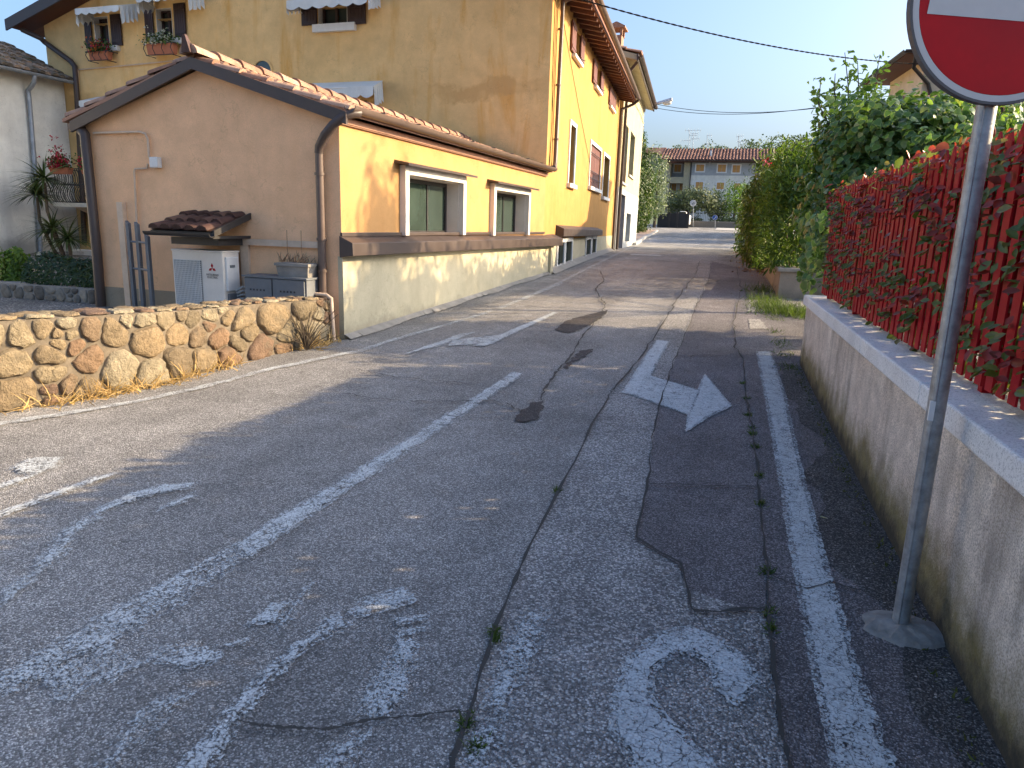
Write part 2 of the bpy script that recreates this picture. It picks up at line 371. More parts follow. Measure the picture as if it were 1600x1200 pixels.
def marble():
    t = NT('bush_hammered_stone'); n = t.noise(3, 5); c = t.mix(t.ramp(n, [(.3, 0), (.7, 1)]), (.70,.69,.665), (.86,.85,.82))
    s = t.vor(95, 'F1', 'Distance'); c = t.mix(t.ramp(t.noise(110, 3, .8), [(.36, .7), (.5, 0)]), c, (.30,.295,.285))
    c = t.mix(t.ramp(t.noise(1.5, 5), [(.6, 0), (.8, .35)]), c, (.3,.29,.27))
    return t.done(t.pbr(c, .75, 0, t.bump(t.noise(130, 3, .8), .006, .7), .35))
M['marble'] = marble()
M['ivy'] = leafmat('ivy_leaf', [(0,(.055,.115,.03)),(.5,(.10,.19,.042)),(.85,(.16,.26,.055)),(.95,(.2,.29,.07)),(.97,(.34,.35,.16)),(1,(.38,.39,.2))], (.80, (.26,.33,.13)), .42, .32, .5)
M['shoot'] = leafmat('shoot_leaf', [(0,(.10,.18,.03)),(1,(.21,.31,.07))], None, .5)
M['photinia'] = leafmat('photinia_leaf', [(0,(.07,.115,.022)),(.3,(.13,.165,.03)),(.5,(.18,.14,.035)),(.56,(.14,.045,.02)),(.75,(.21,.026,.018)),(1,(.33,.05,.035))], None, .3, .35, .45)
M['laurel'] = leafmat('laurel_leaf', [(0,(.03,.06,.012)),(.5,(.065,.115,.02)),(.9,(.11,.16,.028)),(1,(.18,.21,.04))], None, .35, .38)
M['thuja'] = leafmat('bamboo_leaf', [(0,(.05,.10,.016)),(.5,(.095,.165,.025)),(1,(.16,.23,.04))], None, .4, .4)
M['olive'] = leafmat('olive_leaf', [(0,(.06,.085,.04)),(.6,(.13,.16,.075)),(1,(.2,.23,.12))], None, .25, .6)
M['darktree'] = leafmat('dark_tree_leaf', [(0,(.02,.045,.018)),(1,(.05,.09,.03))], None, .25, .6)
M['bright'] = leafmat('bright_leaf', [(0,(.06,.12,.015)),(1,(.16,.26,.035))], None, .4, .5)
M['silver'] = leafmat('silver_leaf', [(0,(.12,.16,.10)),(1,(.22,.27,.18))], None, .3, .6)
M['hillwood'] = leafmat('hill_wood_leaf', [(0,(.06,.09,.045)),(1,(.12,.16,.08))], None, .2, .8)
M['yucca'] = leafmat('yucca_leaf', [(0,(.03,.06,.018)),(.7,(.07,.105,.03)),(1,(.14,.15,.05))], None, .2, .4)
M['grassm'] = leafmat('grass_blade', [(0,(.04,.075,.014)),(1,(.11,.16,.03))], None, .35, .6)
M['drygrass'] = leafmat('dry_grass', [(0,(.35,.22,.08)),(1,(.55,.38,.16))], None, .3, .7)
M['moss'] = leafmat('moss', [(0,(.05,.06,.012)),(1,(.12,.13,.03))], None, .1, .9)
M['deadleaf'] = leafmat('dead_leaf', [(0,(.16,.09,.05)),(.7,(.3,.18,.1)),(1,(.45,.4,.25))], None, .15, .8)
M['petal_red'] = leafmat('petal_red', [(0,(.25,.008,.03)),(1,(.5,.02,.06))], None, .3, .5)
M['petal_orange'] = leafmat('petal_orange', [(0,(.5,.05,.02)),(1,(.7,.22,.04))], None, .3, .5)
M['petal_white'] = leafmat('petal_white', [(0,(.6,.6,.55)),(1,(.8,.8,.76))], None, .3, .5)
M['evergreen'] = leafmat('evergreen_leaf', [(0,(.025,.055,.014)),(.7,(.05,.10,.02)),(1,(.12,.16,.03))], None, .3, .45)
M['foot'] = simple('old_concrete_foot', (.22,.21,.195), .95, 0, .4, 18, 1, 40)
M['oldwall'] = plaster('old_planter_render', (.26,.215,.17), (.40,.34,.275), (.13,.11,.09), .7, bumps=.9, grime=.7, grz=.35, grh=.4)
SUN_AZ, SUN_EL = 20.0, 22.8      # to the right of the road, SUN_AZ ahead
sd = Vector((math.cos(math.radians(SUN_AZ))*math.cos(math.radians(SUN_EL)), math.sin(math.radians(SUN_AZ))*math.cos(math.radians(SUN_EL)), math.sin(math.radians(SUN_EL))))
# ------------------------------------------------------------------ leaves, blades, ground sheets
def T_leaf():      # pointed oval leaf, folded along the midrib
    v = [(0,0,0),(.25,.34,.05),(.55,.46,.06),(.82,.26,.03),(1,0,-.06),(.82,-.26,.03),(.55,-.46,.06),(.25,-.34,.05),(.5,0,-.05)]
    return np.array(v), [(8,i,(i+1)%8) for i in range(8)], np.array([1,1,1,1,1,1,1,1,0.])
def T_small():     # cheap leaf
    v = [(0,0,0),(.45,.42,.06),(1,0,-.05),(.45,-.42,.06)]
    return np.array(v), [(0,1,2),(0,2,3)], np.array([0,1,1,1.])
def T_ivy():
    v = [(0,0,0),(-.08,.3,.0),(.12,.58,-.05),(.42,.5,.02),(.62,.4,.02),(1.05,0,-.1),(.62,-.4,.02),(.42,-.5,.02),(.12,-.58,-.05),(-.08,-.3,0),(.4,0,.07)]
    return np.array(v), [(10,i,(i+1)%10) for i in range(10)], np.array([.55,1,1,1,1,1,1,1,1,1,0.])
def T_blade(n=4, droop=.5):
    v = []; f = []
    for i in range(n+1):
        s = i/n; w = .5*(1-s**1.6)+.02; z = -droop*s*s
        v += [(s, w, z), (s, -w, z)]
    for i in range(n): f.append((2*i, 2*i+1, 2*i+3, 2*i+2))
    return np.array(v), f, np.linspace(0, 1, len(v))
def unit(a): return a/np.maximum(np.linalg.norm(a, axis=1, keepdims=True), 1e-9)
def leaves(name, P, N, L, mat, parent, tmpl=None, asp=.75, lv=None, jit=.7, down=.35, axis=None, kind=None, label=None):
    """one mesh of leaves at P facing N; L lengths"""
    tv, tf, te = tmpl or T_small(); n = len(P)
    N = unit(np.asarray(N, float)+rng.normal(0, jit, (n,3))*.6)
    if axis is None:
        A = rng.normal(0, 1, (n,3)); A[:,2] -= down*2
    else: A = np.asarray(axis, float)+rng.normal(0, jit*.25, (n,3))
    A = unit(A-N*np.sum(A*N, 1, keepdims=True)); B = np.cross(N, A)
    L = np.broadcast_to(np.asarray(L, float), (n,))
    V = (P[:,None,:]+A[:,None,:]*(L[:,None,None]*tv[None,:,0:1])+B[:,None,:]*((L*asp)[:,None,None]*tv[None,:,1:2])+N[:,None,:]*(L[:,None,None]*tv[None,:,2:3]))
    org = np.array(ORG.get(parent.name if parent else None, (0,0,0)), float); V = (V-org).reshape(-1,3)
    k = len(tv); fl = np.concatenate([np.array(f) for f in tf]); sizes = np.array([len(f) for f in tf])
    allf = (fl[None,:]+(np.arange(n)*k)[:,None]).reshape(-1); st = np.tile(sizes, n); starts = np.concatenate([[0], np.cumsum(st)[:-1]])
    me = bpy.data.meshes.new(name); me.vertices.add(len(V)); me.vertices.foreach_set('co', V.astype(np.float32).ravel())
    me.loops.add(len(allf)); me.loops.foreach_set('vertex_index', allf.astype(np.int32))
    me.polygons.add(len(st)); me.polygons.foreach_set('loop_start', starts.astype(np.int32)); me.polygons.foreach_set('loop_total', st.astype(np.int32))
    me.update(calc_edges=True)
    if lv is None: lv = rng.random(n)
    a = me.attributes.new('lv', 'FLOAT', 'FACE'); a.data.foreach_set('value', np.repeat(lv, len(tf)).astype(np.float32))
    a = me.attributes.new('edge', 'FLOAT', 'POINT'); a.data.foreach_set('value', np.tile(te, n).astype(np.float32))
    me.materials.append(mat)
    o = bpy.data.objects.new(name, me); COL.objects.link(o)
    if parent: o.parent = parent; ORG[o.name] = tuple(org)
    if kind: o['kind'] = kind
    if label: o['label'] = label
    return o
def crown(blobs, n, shell=.45, lump=.16, seed=0, zmin=-9):
    r = np.random.default_rng(seed); b = np.array(blobs, float); w = (b[:,3]*b[:,4]+b[:,4]*b[:,5]+b[:,3]*b[:,5]); w /= w.sum()
    P = []; Nn = []
    while len(P) < n:
        i = r.choice(len(b), size=n, p=w); d = unit(r.normal(0, 1, (n,3))); q = b[i]
        f = 1-shell*r.random((n,1))**1.4
        ph = q[:,0:1]*3.1+q[:,2:3]*5.3
        f = f*(1+lump*(np.sin(d[:,0:1]*6+ph)+np.sin(d[:,1:2]*7+ph*1.7)+np.sin(d[:,2:3]*8+ph*.6)+.8*np.sin(d[:,0:1]*13+d[:,2:3]*11+ph)))
        p = q[:,:3]+d*f*q[:,3:6]; nn = unit(d/q[:,3:6])
        ok = p[:,2] > zmin
        for j in range(len(b)):
            e = np.linalg.norm((p-b[j,:3])/b[j,3:6], axis=1); ok &= ~((e < .55) & (i != j))
        P += list(p[ok]); Nn += list(nn[ok])
    return np.array(P[:n]), np.array(Nn[:n])
def slab(x0, x1, y0, y1, z0, z1, n, seed=0, lump=.14, faces=None, depth=.35, fn=None):
    """points in the outer layer of a hedge; fn(y) shifts x"""
    r = np.random.default_rng(seed); P = []; Nn = []
    ar = {'-x': (y1-y0)*(z1-z0), '+x': (y1-y0)*(z1-z0)*.4, 'z': (x1-x0)*(y1-y0), '-y': (x1-x0)*(z1-z0), '+y': (x1-x0)*(z1-z0)*.4}
    if faces: ar = {k: v for k, v in ar.items() if k in faces}
    ks = list(ar); pr = np.array([ar[k] for k in ks]); pr /= pr.sum()
    for k, c in zip(ks, r.multinomial(n, pr)):
        x = r.uniform(x0, x1, c); y = r.uniform(y0, y1, c); z = r.uniform(z0, z1, c); dd = depth*r.random(c)**1.5
        lm = lump*(np.sin(y*2.3+z*1.7)+np.sin(y*5.1-z*3.3)+.7*np.sin(x*4+y*1.1+z*6.1))*.5
        nn = np.zeros((c,3))
        if k == '-x': x = x0+dd+lm; nn[:,0] = -1
        if k == '+x': x = x1-dd+lm; nn[:,0] = 1
        if k == 'z': z = z1-dd+lm*1.3; nn[:,2] = 1
        if k == '-y': y = y0+dd+lm; nn[:,1] = -1
        if k == '+y': y = y1-dd+lm; nn[:,1] = 1
        if fn is not None: x = x+fn(y)
        nn[:,2] += .25
        P.append(np.stack([x,y,z],1)); Nn.append(nn)
    return np.concatenate(P), np.concatenate(Nn)

def sheet(name, polys, mat, dz, kind='structure', label=None, step=.4, jitter=0, rs=None, zf=None):
    """flat polygons laid on the road profile dz above it"""
    bm = bmesh.new(); zf = zf or (lambda x, y: g(y))
    for poly in polys:
        pts = [tuple(p[:2]) for p in poly]
        if rs:
            q = []
            for i, a in enumerate(pts):
                b = pts[(i+1) % len(pts)]; L = math.dist(a, b); k = max(1, min(160, int(L/rs)))
                for j in range(k):
                    t = j/k; jj = jitter if 0 < j else jitter*.5
                    q.append((a[0]+(b[0]-a[0])*t+random.gauss(0, jj), a[1]+(b[1]-a[1])*t+random.gauss(0, jj)))
            pts = q
        vs = [bm.verts.new((x, y, 0)) for x, y in pts]
        f = bm.faces.new(vs)
    bmesh.ops.triangulate(bm, faces=bm.faces[:])
    ys = [v.co.y for v in bm.verts]; y = math.floor(min(ys)/step)*step+step
    while y < max(ys):
        st = step if y < 20 else (1.0 if y < 90 else 20.0)
        bmesh.ops.bisect_plane(bm, geom=bm.verts[:]+bm.edges[:]+bm.faces[:], plane_co=(0,y,0), plane_no=(0,1,0)); y += st
    for v in bm.verts: v.co.z = zf(v.co.x, v.co.y)+dz
    for f in bm.faces:
        f.normal_update()
        if f.normal.z < 0: f.normal_flip()
    me = bpy.data.meshes.new(name); bm.to_mesh(me); bm.free(); me.materials.append(mat)
    o = bpy.data.objects.new(name, me); COL.objects.link(o); tag(o, label, None, None, kind); return o
def GPX(pts): return [gp(u, v) for u, v in pts]

# ------------------------------------------------------------------ ground, road, patches, markings
sheet('ground', [[(-300,-40),(300,-40),(300,399),(-300,399)]], M['asphalt'], 0, label='worn grey asphalt road rising to a far junction')
seamL = [(1095,408),(1087,428),(1063,459),(1051,482),(1032,513),(1001,560),(960,608),(948,624),(898,725),(829,853),(774,986),(725,1141),(700,1230),(690,1275)]
seamR = [(1112,408),(1108,433),(1101,454),(1087,478),(1075,516),(1050,574),(1026,648),(1014,738),(994,844),(1063,886),(1081,959),(1120,962),(1196,954)]
seamW = [(1151,418),(1158,452),(1146,506),(1148,544),(1160,564),(1166,624),(1174,670),(1184,736),(1190,820),(1197,895),(1201,986),(1205,1010),(1219,1145),(1233,1200),(1250,1275)]
L_, R_, W_ = GPX(seamL), GPX(seamR), GPX(seamW)
iW = 10
sheet('road_patch', [L_+W_[:iW:-1]+[W_[iW]]+R_[::-1]], M['coarse'], .004, label='pale coarse pebbly trench patch running along the road', rs=.06, jitter=.006)
sheet('road_patch', [R_+[W_[iW-1]]+W_[iW-2::-1]], M['dark_asphalt'], .004, label='darker reddish asphalt strip beside the pebbly trench patch')
wallX = lambda y: .93-.022*y
gut = W_+[(wallX(.6)+.1,.6),(wallX(-2)+.1,-2)][:1]
sheet('road_edge_strip', [W_+[(wallX(y)+.12, y) for y in (1.0,2,3,4,5,6,7,7.9)]+[(1.15,8.2),(1.3,9.5),(1.2,11.5),(.95,13.3),(.78,14.5),(.74,17),(.72,20)]], M['dark_asphalt'], .006, label='dark asphalt margin along the garden walls')
def marg(a, b):
    r = random.Random(4); q = [(wallX(y)+.1, y) for y in np.arange(7.7, .4, -.4)]
    return q+[(wallX(y)-.20-.10*math.sin(y*2.1)-.06*math.sin(y*5.7+1)-r.uniform(0,.05), y) for y in np.arange(.45, 7.8, .12)]
sheet('road_gutter_dirt', [marg(0,0)], M['gutter_asphalt'], .009, label='crumbled black dirt along the foot of the garden wall')
TAR = [[(867,517),(885,502),(915,493),(950,485),(945,492),(928,505),(905,517),(888,521)],[(807,660),(812,645),(830,630),(850,627),(848,640),(837,657),(820,661)],[(880,575),(905,549),(928,546),(920,554),(897,566),(886,578)]]
sheet('road_repair', [GPX(p) for p in TAR], M['tar'], .008, label='small dark tar repairs in the lane', rs=.05, jitter=.012)
sheet('road_repair', [GPX([(1168,500),(1188,500),(1196,515),(1172,515)]), GPX([(1170,470),(1188,470),(1192,488),(1168,488)])], M['coarse'], .011, label='pale worn patch at the right edge', rs=.1, jitter=.02)

MK = {
 'p0': [[(1101,586),(1141,636),(1104,654),(1071,678),(1077,648),(1092,612)],
        [(1026,533),(1045,535),(996,620),(973,616)]],
 'p1': [[(1006,586),(1093,612),(1076,651),(992,620)],
        [(1183,551),(1200,640),(1218,740),(1245,900),(1268,1020),(1303,1200),(1320,1275),(1425,1275),(1390,1200),(1335,1050),(1290,890),(1251,740),(1224,615),(1203,551)],
        [(975,1275),(988,1200),(960,1145),(960,1096),(988,1033),(1030,994),(1079,986),(1128,1005),(1170,1047),(1184,1072),(1149,1103),(1121,1078),(1114,1043),(1093,1030),(1058,1022),(1020,1050),(1014,1096),(1047,1138),(1103,1190),(1165,1275)],
        [(865,489),(871,490),(760,542),(740,542)]],
 'p2': [[(802,583),(818,586),(600,732),(390,875),(362,857),(600,712)],
        [(20,733),(45,719),(97,717),(90,733),(63,742),(36,742)],[(-20,770),(0,760),(27,750),(58,745),(38,755),(0,768),(-20,778)],
        [(196,738),(157,746),(56,783),(0,805),(-30,816),(-30,826),(0,810),(56,789),(126,764)],
        [(308,757),(259,760),(202,775),(157,796),(150,806),(171,800),(225,779),(281,768),(300,766)],[(304,771),(304,780),(281,789),(247,802),(265,790),(292,778)],
        [(547,962),(568,940),(627,922),(648,941),(613,953),(563,967)],[(623,972),(667,963),(667,970),(624,979)],[(623,991),(667,979),(667,988),(627,997)],
        [(744,520),(690,541),(630,556),(655,546),(692,534),(715,524)],[(780,525),(705,533),(700,542),(770,538)],
        [(509,973),(531,962),(545,982),(483,1013),(413,1077),(379,1128),(333,1195),(305,1240),(255,1240),(293,1195),(355,1117),(413,1057),(467,1011)],
        [(389,979),(427,949),(456,944),(432,977)],[(357,1011),(384,1002),(380,1011)]],
 'p3': [[(362,856),(390,875),(248,968),(0,1092),(-60,1118),(-60,1088),(0,1058),(229,928)],
        [(157,794),(101,830),(60,884),(0,930),(0,955),(90,880),(126,838),(171,802)],
        [(235,1020),(300,1005),(344,1025),(330,1040),(283,1045),(240,1040)],[(208,1131),(248,1090),(300,1086),(259,1128),(175,1195),(150,1235),(110,1235),(160,1195)],
        [(608,1040),(579,1083),(555,1122),(600,1130),(630,1088),(650,1010),(620,1000)],[(520,1173),(587,1136),(547,1195),(520,1240),(475,1240)],
        [(812,975),(830,955),(862,955),(845,1005),(810,1070),(785,1140),(760,1230),(700,1270),(735,1170),(770,1080)],
        [(440,985),(493,909),(470,940),(420,1000)],[(60,1060),(170,1010),(230,1040),(110,1100)]],
}
LAB = {'p0': 'bright white turn arrow head and stem', 'p1': 'white right edge line and hooked arrow', 'p2': 'half worn lane line and old arrows', 'p3': 'almost rubbed off old arrows and lane line'}
def offset(P, d):
    P = [p[:2] for p in P]; A = sum(P[i][0]*P[(i+1)%len(P)][1]-P[(i+1)%len(P)][0]*P[i][1] for i in range(len(P))); s = 1 if A > 0 else -1; out = []
    for i in range(len(P)):
        a, b, c = P[i-1], P[i], P[(i+1)%len(P)]; e1 = (b[0]-a[0], b[1]-a[1]); e2 = (c[0]-b[0], c[1]-b[1]); l1 = math.hypot(*e1) or 1; l2 = math.hypot(*e2) or 1
        n = (e1[1]/l1+e2[1]/l2, -e1[0]/l1-e2[0]/l2); L = math.hypot(*n); n = (n[0]/L, n[1]/L) if L > .2 else (e1[1]/l1, -e1[0]/l1)
        out.append((b[0]+n[0]*d*s, b[1]+n[1]*d*s))
    return out
for k, polys in MK.items():
    jt = {'p0': .003, 'p1': .004, 'p2': .006, 'p3': .010}[k]
    sheet('road_marking', [offset(GPX(p), .016) for p in polys], M['e'+k[1]], .0125, label='frayed edges of the '+LAB[k].split(' ', 1)[1], rs=.025, jitter=jt)
    sheet('road_marking', [offset(GPX(p), -.012) for p in polys], M[k], .0145, label=LAB[k], rs=.025, jitter=jt)
def ribbon(pts, w):
    P = [gp(u, v)[:2] for u, v in pts]; q1 = []; q2 = []
    for i, p in enumerate(P):
        a = P[max(0,i-1)]; b = P[min(len(P)-1,i+1)]; d = (b[0]-a[0], b[1]-a[1]); L = math.hypot(*d) or 1; n = (-d[1]/L*w/2, d[0]/L*w/2)
        q1.append((p[0]+n[0], p[1]+n[1])); q2.append((p[0]-n[0], p[1]-n[1]))
    return q1+q2[::-1]
sheet('road_marking', [ribbon([(-60,686),(0,664),(105,648),(210,630),(315,607),(420,579),(500,562),(556,551)], .09)], M['e1'], .014, label='worn thin white edge line beside the stone wall', rs=.06, jitter=.01)
sheet('road_marking', [ribbon([(560,551),(620,531),(700,508),(770,487)], .085), ribbon([(780,483),(870,446),(935,412),(985,388),(1010,374)], .10)], M['p3'], .014, label='worn thin white edge line beside the houses', rs=.1, jitter=.008)
sheet('road_marking', [GPX([(985,397),(1033,399),(1033,401),(985,399)])], M['p2'], .014, label='short white bar across the far lane')
CR = [([(940,470),(947,478),(938,490),(950,487),(928,505),(905,535),(892,560),(872,580),(862,595),(850,612),(846,628)], .022),
      ([(540,617),(580,625),(642,630),(680,628),(717,630),(760,628),(792,633),(812,645)], .012), ([(560,580),(600,589),(655,596),(717,601),(770,600)], .012), ([(690,652),(720,655),(800,658),(840,660)], .012),
      ([(368,1131),(400,1140),(429,1143),(470,1146),(509,1147),(545,1140),(581,1132),(640,1127),(699,1120),(735,1118)], .013),
      ([(1015,760),(1100,762),(1187,764)], .012), ([(1062,559),(1110,557),(1156,562)], .014), ([(1205,905),(1260,925),(1300,915),(1350,930)], .010),
      ([(1150,440),(1112,440)], .02), ([(940,470),(930,452),(945,440),(938,425)], .02), ([(994,844),(1063,886),(1081,959)], .012), ([(1081,959),(1120,962),(1196,954)], .018)]
def jig(pts, k=6, a=1.2):
    q = []
    for i in range(len(pts)-1):
        for j in range(k):
            t = j/k; q.append((pts[i][0]+(pts[i+1][0]-pts[i][0])*t+random.gauss(0,a), pts[i][1]+(pts[i+1][1]-pts[i][1])*t+random.gauss(0,a*.6)))
    return q+[pts[-1]]
def seam(name, pts, w, mat, dz, label):   # a ribbon of varying width built quad by quad
    P = [gp(u, v) for u, v in pts]; mb = MB(); w1_ = w/2
    for i in range(len(P)-1):
        a, b = P[i], P[i+1]; d = (b[0]-a[0], b[1]-a[1]); L = math.hypot(*d) or 1; n = (-d[1]/L, d[0]/L)
        w0 = w1_; w1_ = w*random.uniform(.25,1.5)/2; w1 = w1_
        mb.quad((a[0]+n[0]*w0,a[1]+n[1]*w0,g(a[1])+dz),(a[0]-n[0]*w0,a[1]-n[1]*w0,g(a[1])+dz),(b[0]-n[0]*w1,b[1]-n[1]*w1,g(b[1])+dz),(b[0]+n[0]*w1,b[1]+n[1]*w1,g(b[1])+dz))
    o = mb.build(name, mat); tag(o, label, kind='structure'); return o
for pts, w in CR: seam('road_crack', jig(pts), w, M['crackm'], .018, 'dark crack across the asphalt')
seam('road_crack', jig(seamL, 7, 1.3), .014, M['crackm'], .018, 'dark joint on the left of the pebbly patch')
seam('road_crack', jig(seamR[:9], 7, 1.2), .011, M['crackm'], .018, 'dark joint on the right of the pebbly patch')
seam('road_crack', jig(seamW, 7, 1.2), .013, M['crackm'], .018, 'dark weedy joint near the right edge line')

# courtyard behind the stone wall
def zc(x, y): return max(.30, g(y)+.03)
sheet('courtyard', [[(-4.60,7.3),(-4.80,5.4),(-5.35,3.5),(-6.15,1.6),(-7.4,-.8),(-17,-6),(-16.9,14),(-7,14),(-4.6,8)]], M['gravel'], 0, label='pale gravelly courtyard raised behind the stone wall', zf=zc)
# far pavement and its kerb
kf = GPX([(989,383),(1005,372),(1018,366),(1025,361)])
sheet('pavement', [[(-9,38)]+[(x,y) for x,y,z in kf[:1]]+[(x,y) for x,y,z in kf[1:]]+[(-9,kf[-1][1])]], M['pinkpave'], .10, label='pinkish pavement beyond the cream house')
kb = MB()
for i in range(3):
    a, b = kf[i], kf[i+1]; kb.hexa([(a[0],a[1],a[2]-.05),(a[0]+.18,a[1],a[2]-.05),(b[0]+.18,b[1],b[2]-.05),(b[0],b[1],b[2]-.05)], [(a[0],a[1],a[2]+.12),(a[0]+.18,a[1],a[2]+.12),(b[0]+.18,b[1],b[2]+.12),(b[0],b[1],b[2]+.12)])
tag(kb.build('kerb', M['kerbm']), 'pale kerb of the far pavement', kind='structure')

# ------------------------------------------------------------------ building helpers
def wall_grid(mb, fr, s0, s1, z0, z1, holes=(), off=0, depth=.2, m=0, zt=None):
    S = sorted({s0, s1, *[h[0] for h in holes], *[h[1] for h in holes]}); Z = sorted({z0, z1, *[h[2] for h in holes], *[h[3] for h in holes]})
    for i in range(len(S)-1):
        for j in range(len(Z)-1):
            a, b, c, d = S[i], S[i+1], Z[j], Z[j+1]; ms, mz = (a+b)/2, (c+d)/2
            if any(h[0] < ms < h[1] and h[2] < mz < h[3] for h in holes): continue
            mb.quad(fr(a,off,c), fr(b,off,c), fr(b,off,d), fr(a,off,d), m)
    for a, b, c, d in holes:
        mb.quad(fr(a,off,c), fr(a,off,d), fr(a,off-depth,d), fr(a,off-depth,c), m); mb.quad(fr(b,off,c), fr(b,off-depth,c), fr(b,off-depth,d), fr(b,off,d), m)
        mb.quad(fr(a,off,c), fr(a,off-depth,c), fr(b,off-depth,c), fr(b,off,c), m); mb.quad(fr(a,off,d), fr(b,off,d), fr(b,off-depth,d), fr(a,off-depth,d), m)
def frame(mb, fr, a, b, c, d, w, o0, o1, wb=None, wt=None):
    wb = w if wb is None else wb; wt = w if wt is None else wt
    mb.box(a, a+w, o0, o1, c, d, fr); mb.box(b-w, b, o0, o1, c, d, fr)
    mb.box(a+w, b-w, o0, o1, d-wt, d, fr)
    if wb > 0: mb.box(a+w, b-w, o0, o1, c, c+wb, fr)
def gutter(mb, fr, s0, s1, o, z, r, n=8, dz=0):
    pts = []
    for s, zz in ((s0, z), (s1, z+dz)):
        for k in (1, .86):
            for j in range(n+1):
                a = math.pi*j/n; pts.append(fr(s, o+r*k*math.cos(a), zz-r*k*math.sin(a)))
    q = n+1; f = []
    for j in range(n):
        f += [(j, j+1, 2*q+j+1, 2*q+j), (q+j, 3*q+j, 3*q+j+1, q+j+1), (j, q+j, q+j+1, j+1), (2*q+j, 2*q+j+1, 3*q+j+1, 3*q+j)]
    f += [(0, 2*q, 3*q, q), (n, q+n, 3*q+n, 2*q+n)]
    mb.add(pts, f)
def tiles(mb, fr, s0, s1, o0, z0, o1, z1, pitch=.19, tl=.36, r=.085, lift=.02, m=0, jag=.012):
    """half round tiles on the slope from (o0,z0) at the eave to (o1,z1) at the ridge"""
    L = math.hypot(o1-o0, z1-z0); uo, uz = (o1-o0)/L, (z1-z0)/L; no, nz = -uz, uo
    if nz < 0: no, nz = -no, -nz
    ns = max(1, round((s1-s0)/pitch)); nr = max(1, math.ceil(L/tl)); ps = (s1-s0)/ns
    for i in range(ns):
        sc = s0+(i+.5)*ps
        for j in range(nr):
            a = j*tl-.03; b = min(L, (j+1)*tl+.03); lv = random.random(); js = random.gauss(0, jag); h0 = lift+.022+random.uniform(0,.008); h1 = lift
            pts = []
            for (d, hh, rr) in ((a, h0, r), (b, h1, r*.82)):
                for k in range(6):
                    an = math.pi*k/5; ds = rr*math.cos(an); hn = hh+rr*.8*math.sin(an)
                    pts.append(fr(sc+js+ds, o0+uo*d+no*hn, z0+uz*d+nz*hn))
            mb.add(pts, [(k, k+1, 7+k, 6+k) for k in range(5)]+[(0,1,2,3,4,5)], m, lv)
        # channel between the covers
        mb.quad(fr(sc-ps/2, o0+no*.012, z0+nz*.012), fr(sc+ps/2, o0+no*.012, z0+nz*.012), fr(sc+ps/2, o1+no*.012, z1+nz*.012), fr(sc-ps/2, o1+no*.012, z1+nz*.012), m, random.random())
def shutter_panel(mb, fr, a, b, o, c, d, th=.035, n=4):
    w = (b-a)/n
    for i in range(n): mb.box(a+i*w+.004, a+(i+1)*w-.004, o, o+th, c, d, fr)
    for z in (c+.15*(d-c), c+.85*(d-c)): mb.box(a+.02, b-.02, o+th, o+th+.012, z-.03, z+.03, fr)
def awning(house, fr, a, b, zt, zf, out, val, name='awning', wing=None, n=6):
    mb = MB(); a0, b0 = a, b
    mb.hexa([fr(a0,.0,zt),fr(b0,.0,zt),fr(b0,out,zf),fr(a0,out,zf)], [fr(a0,.0,zt+.012),fr(b0,.0,zt+.012),fr(b0,out,zf+.012),fr(a0,out,zf+.012)])
    aw = mb.build(name, M['fabric'], house)
    v = MB(); K = n*6; top = []; bot = []
    for i in range(K+1):
        t = i/K; s = a+(b-a)*t; o = out+.012*math.sin(t*9)+.01
        top.append(fr(s, o, zf+.01)); bot.append(fr(s, o+.02+.012*math.sin(t*23), zf-val*(.72+.28*abs(math.sin(math.pi*t*n)))))
    for i in range(K): v.quad(top[i], top[i+1], bot[i+1], bot[i])
    for s, sg in ((a, -1), (b, 1)):
        tp = []; bt = []
        for i in range(13):
            t = i/12; o = .02+(out-.02)*t; z = zt+(zf-zt)*t; tp.append(fr(s, o, z))
            bt.append(fr(s+sg*(.035*math.sin(i*2.1)+.02), o, z-(wing or val*1.3)*(.85+.15*math.sin(i*1.9))))
        for i in range(12): v.quad(tp[i], tp[i+1], bt[i+1], bt[i])
    v.build('valance', M['fabric'], aw, recalc=False)
    bar = MB(); bar.tube([fr(a, out, zf-.005), fr(b, out, zf-.005)], .014, 6)
    for s in (a+.04, b-.04): bar.tube([fr(s, .02, zf-.12), fr(s, out, zf-.01)], .01, 5)
    bar.build('awning_frame', M['whitep'], aw)
    return aw
# ------------------------------------------------------------------ low orange house
H = thing('low_house', 'low single-storey orange stucco house with curved terracotta tiles and two square windows on the road', 'house', F0(4, -1.8, .2))
gw = MB(); LT = 3.60
gw.add([G0(0,0,-.2), G0(LT,0,-.2), G0(LT,0,2.52), G0(1.8,0,3.10), G0(0,0,2.56)], [(0,1,2,3,4)])
gw.quad(F0(0,-LT,-.2), F0(8,-LT,-.2), F0(8,-LT,2.52), F0(0,-LT,2.52))
gw.build('gable_wall', M['orange'], H)
WIN = [(1.50, 3.31, 1.31, 2.07), (4.77, 6.63, 1.29, 2.05)]
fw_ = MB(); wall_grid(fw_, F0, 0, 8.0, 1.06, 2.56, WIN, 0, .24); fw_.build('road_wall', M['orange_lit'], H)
pl = MB(); wall_grid(pl, F0, -.004, 8.5, -.3, 1.08, (), .012); pl.box(8.42, 8.62, .0, .07, .2, 1.06, F0)
pl.quad(F0(-.004,.012,-.3), F0(-.004,-.05,-.3), F0(-.004,-.05,1.08), F0(-.004,.012,1.08)); pl.build('base_coat', M['pale'], H)
pd = MB(); pd.box(1.45, LT+.012, 0, .025, -.1, .55, G0); pd.build('plinth', M['pebbledash'], H)
ft = MB()      # flared cement skirt at the pavement
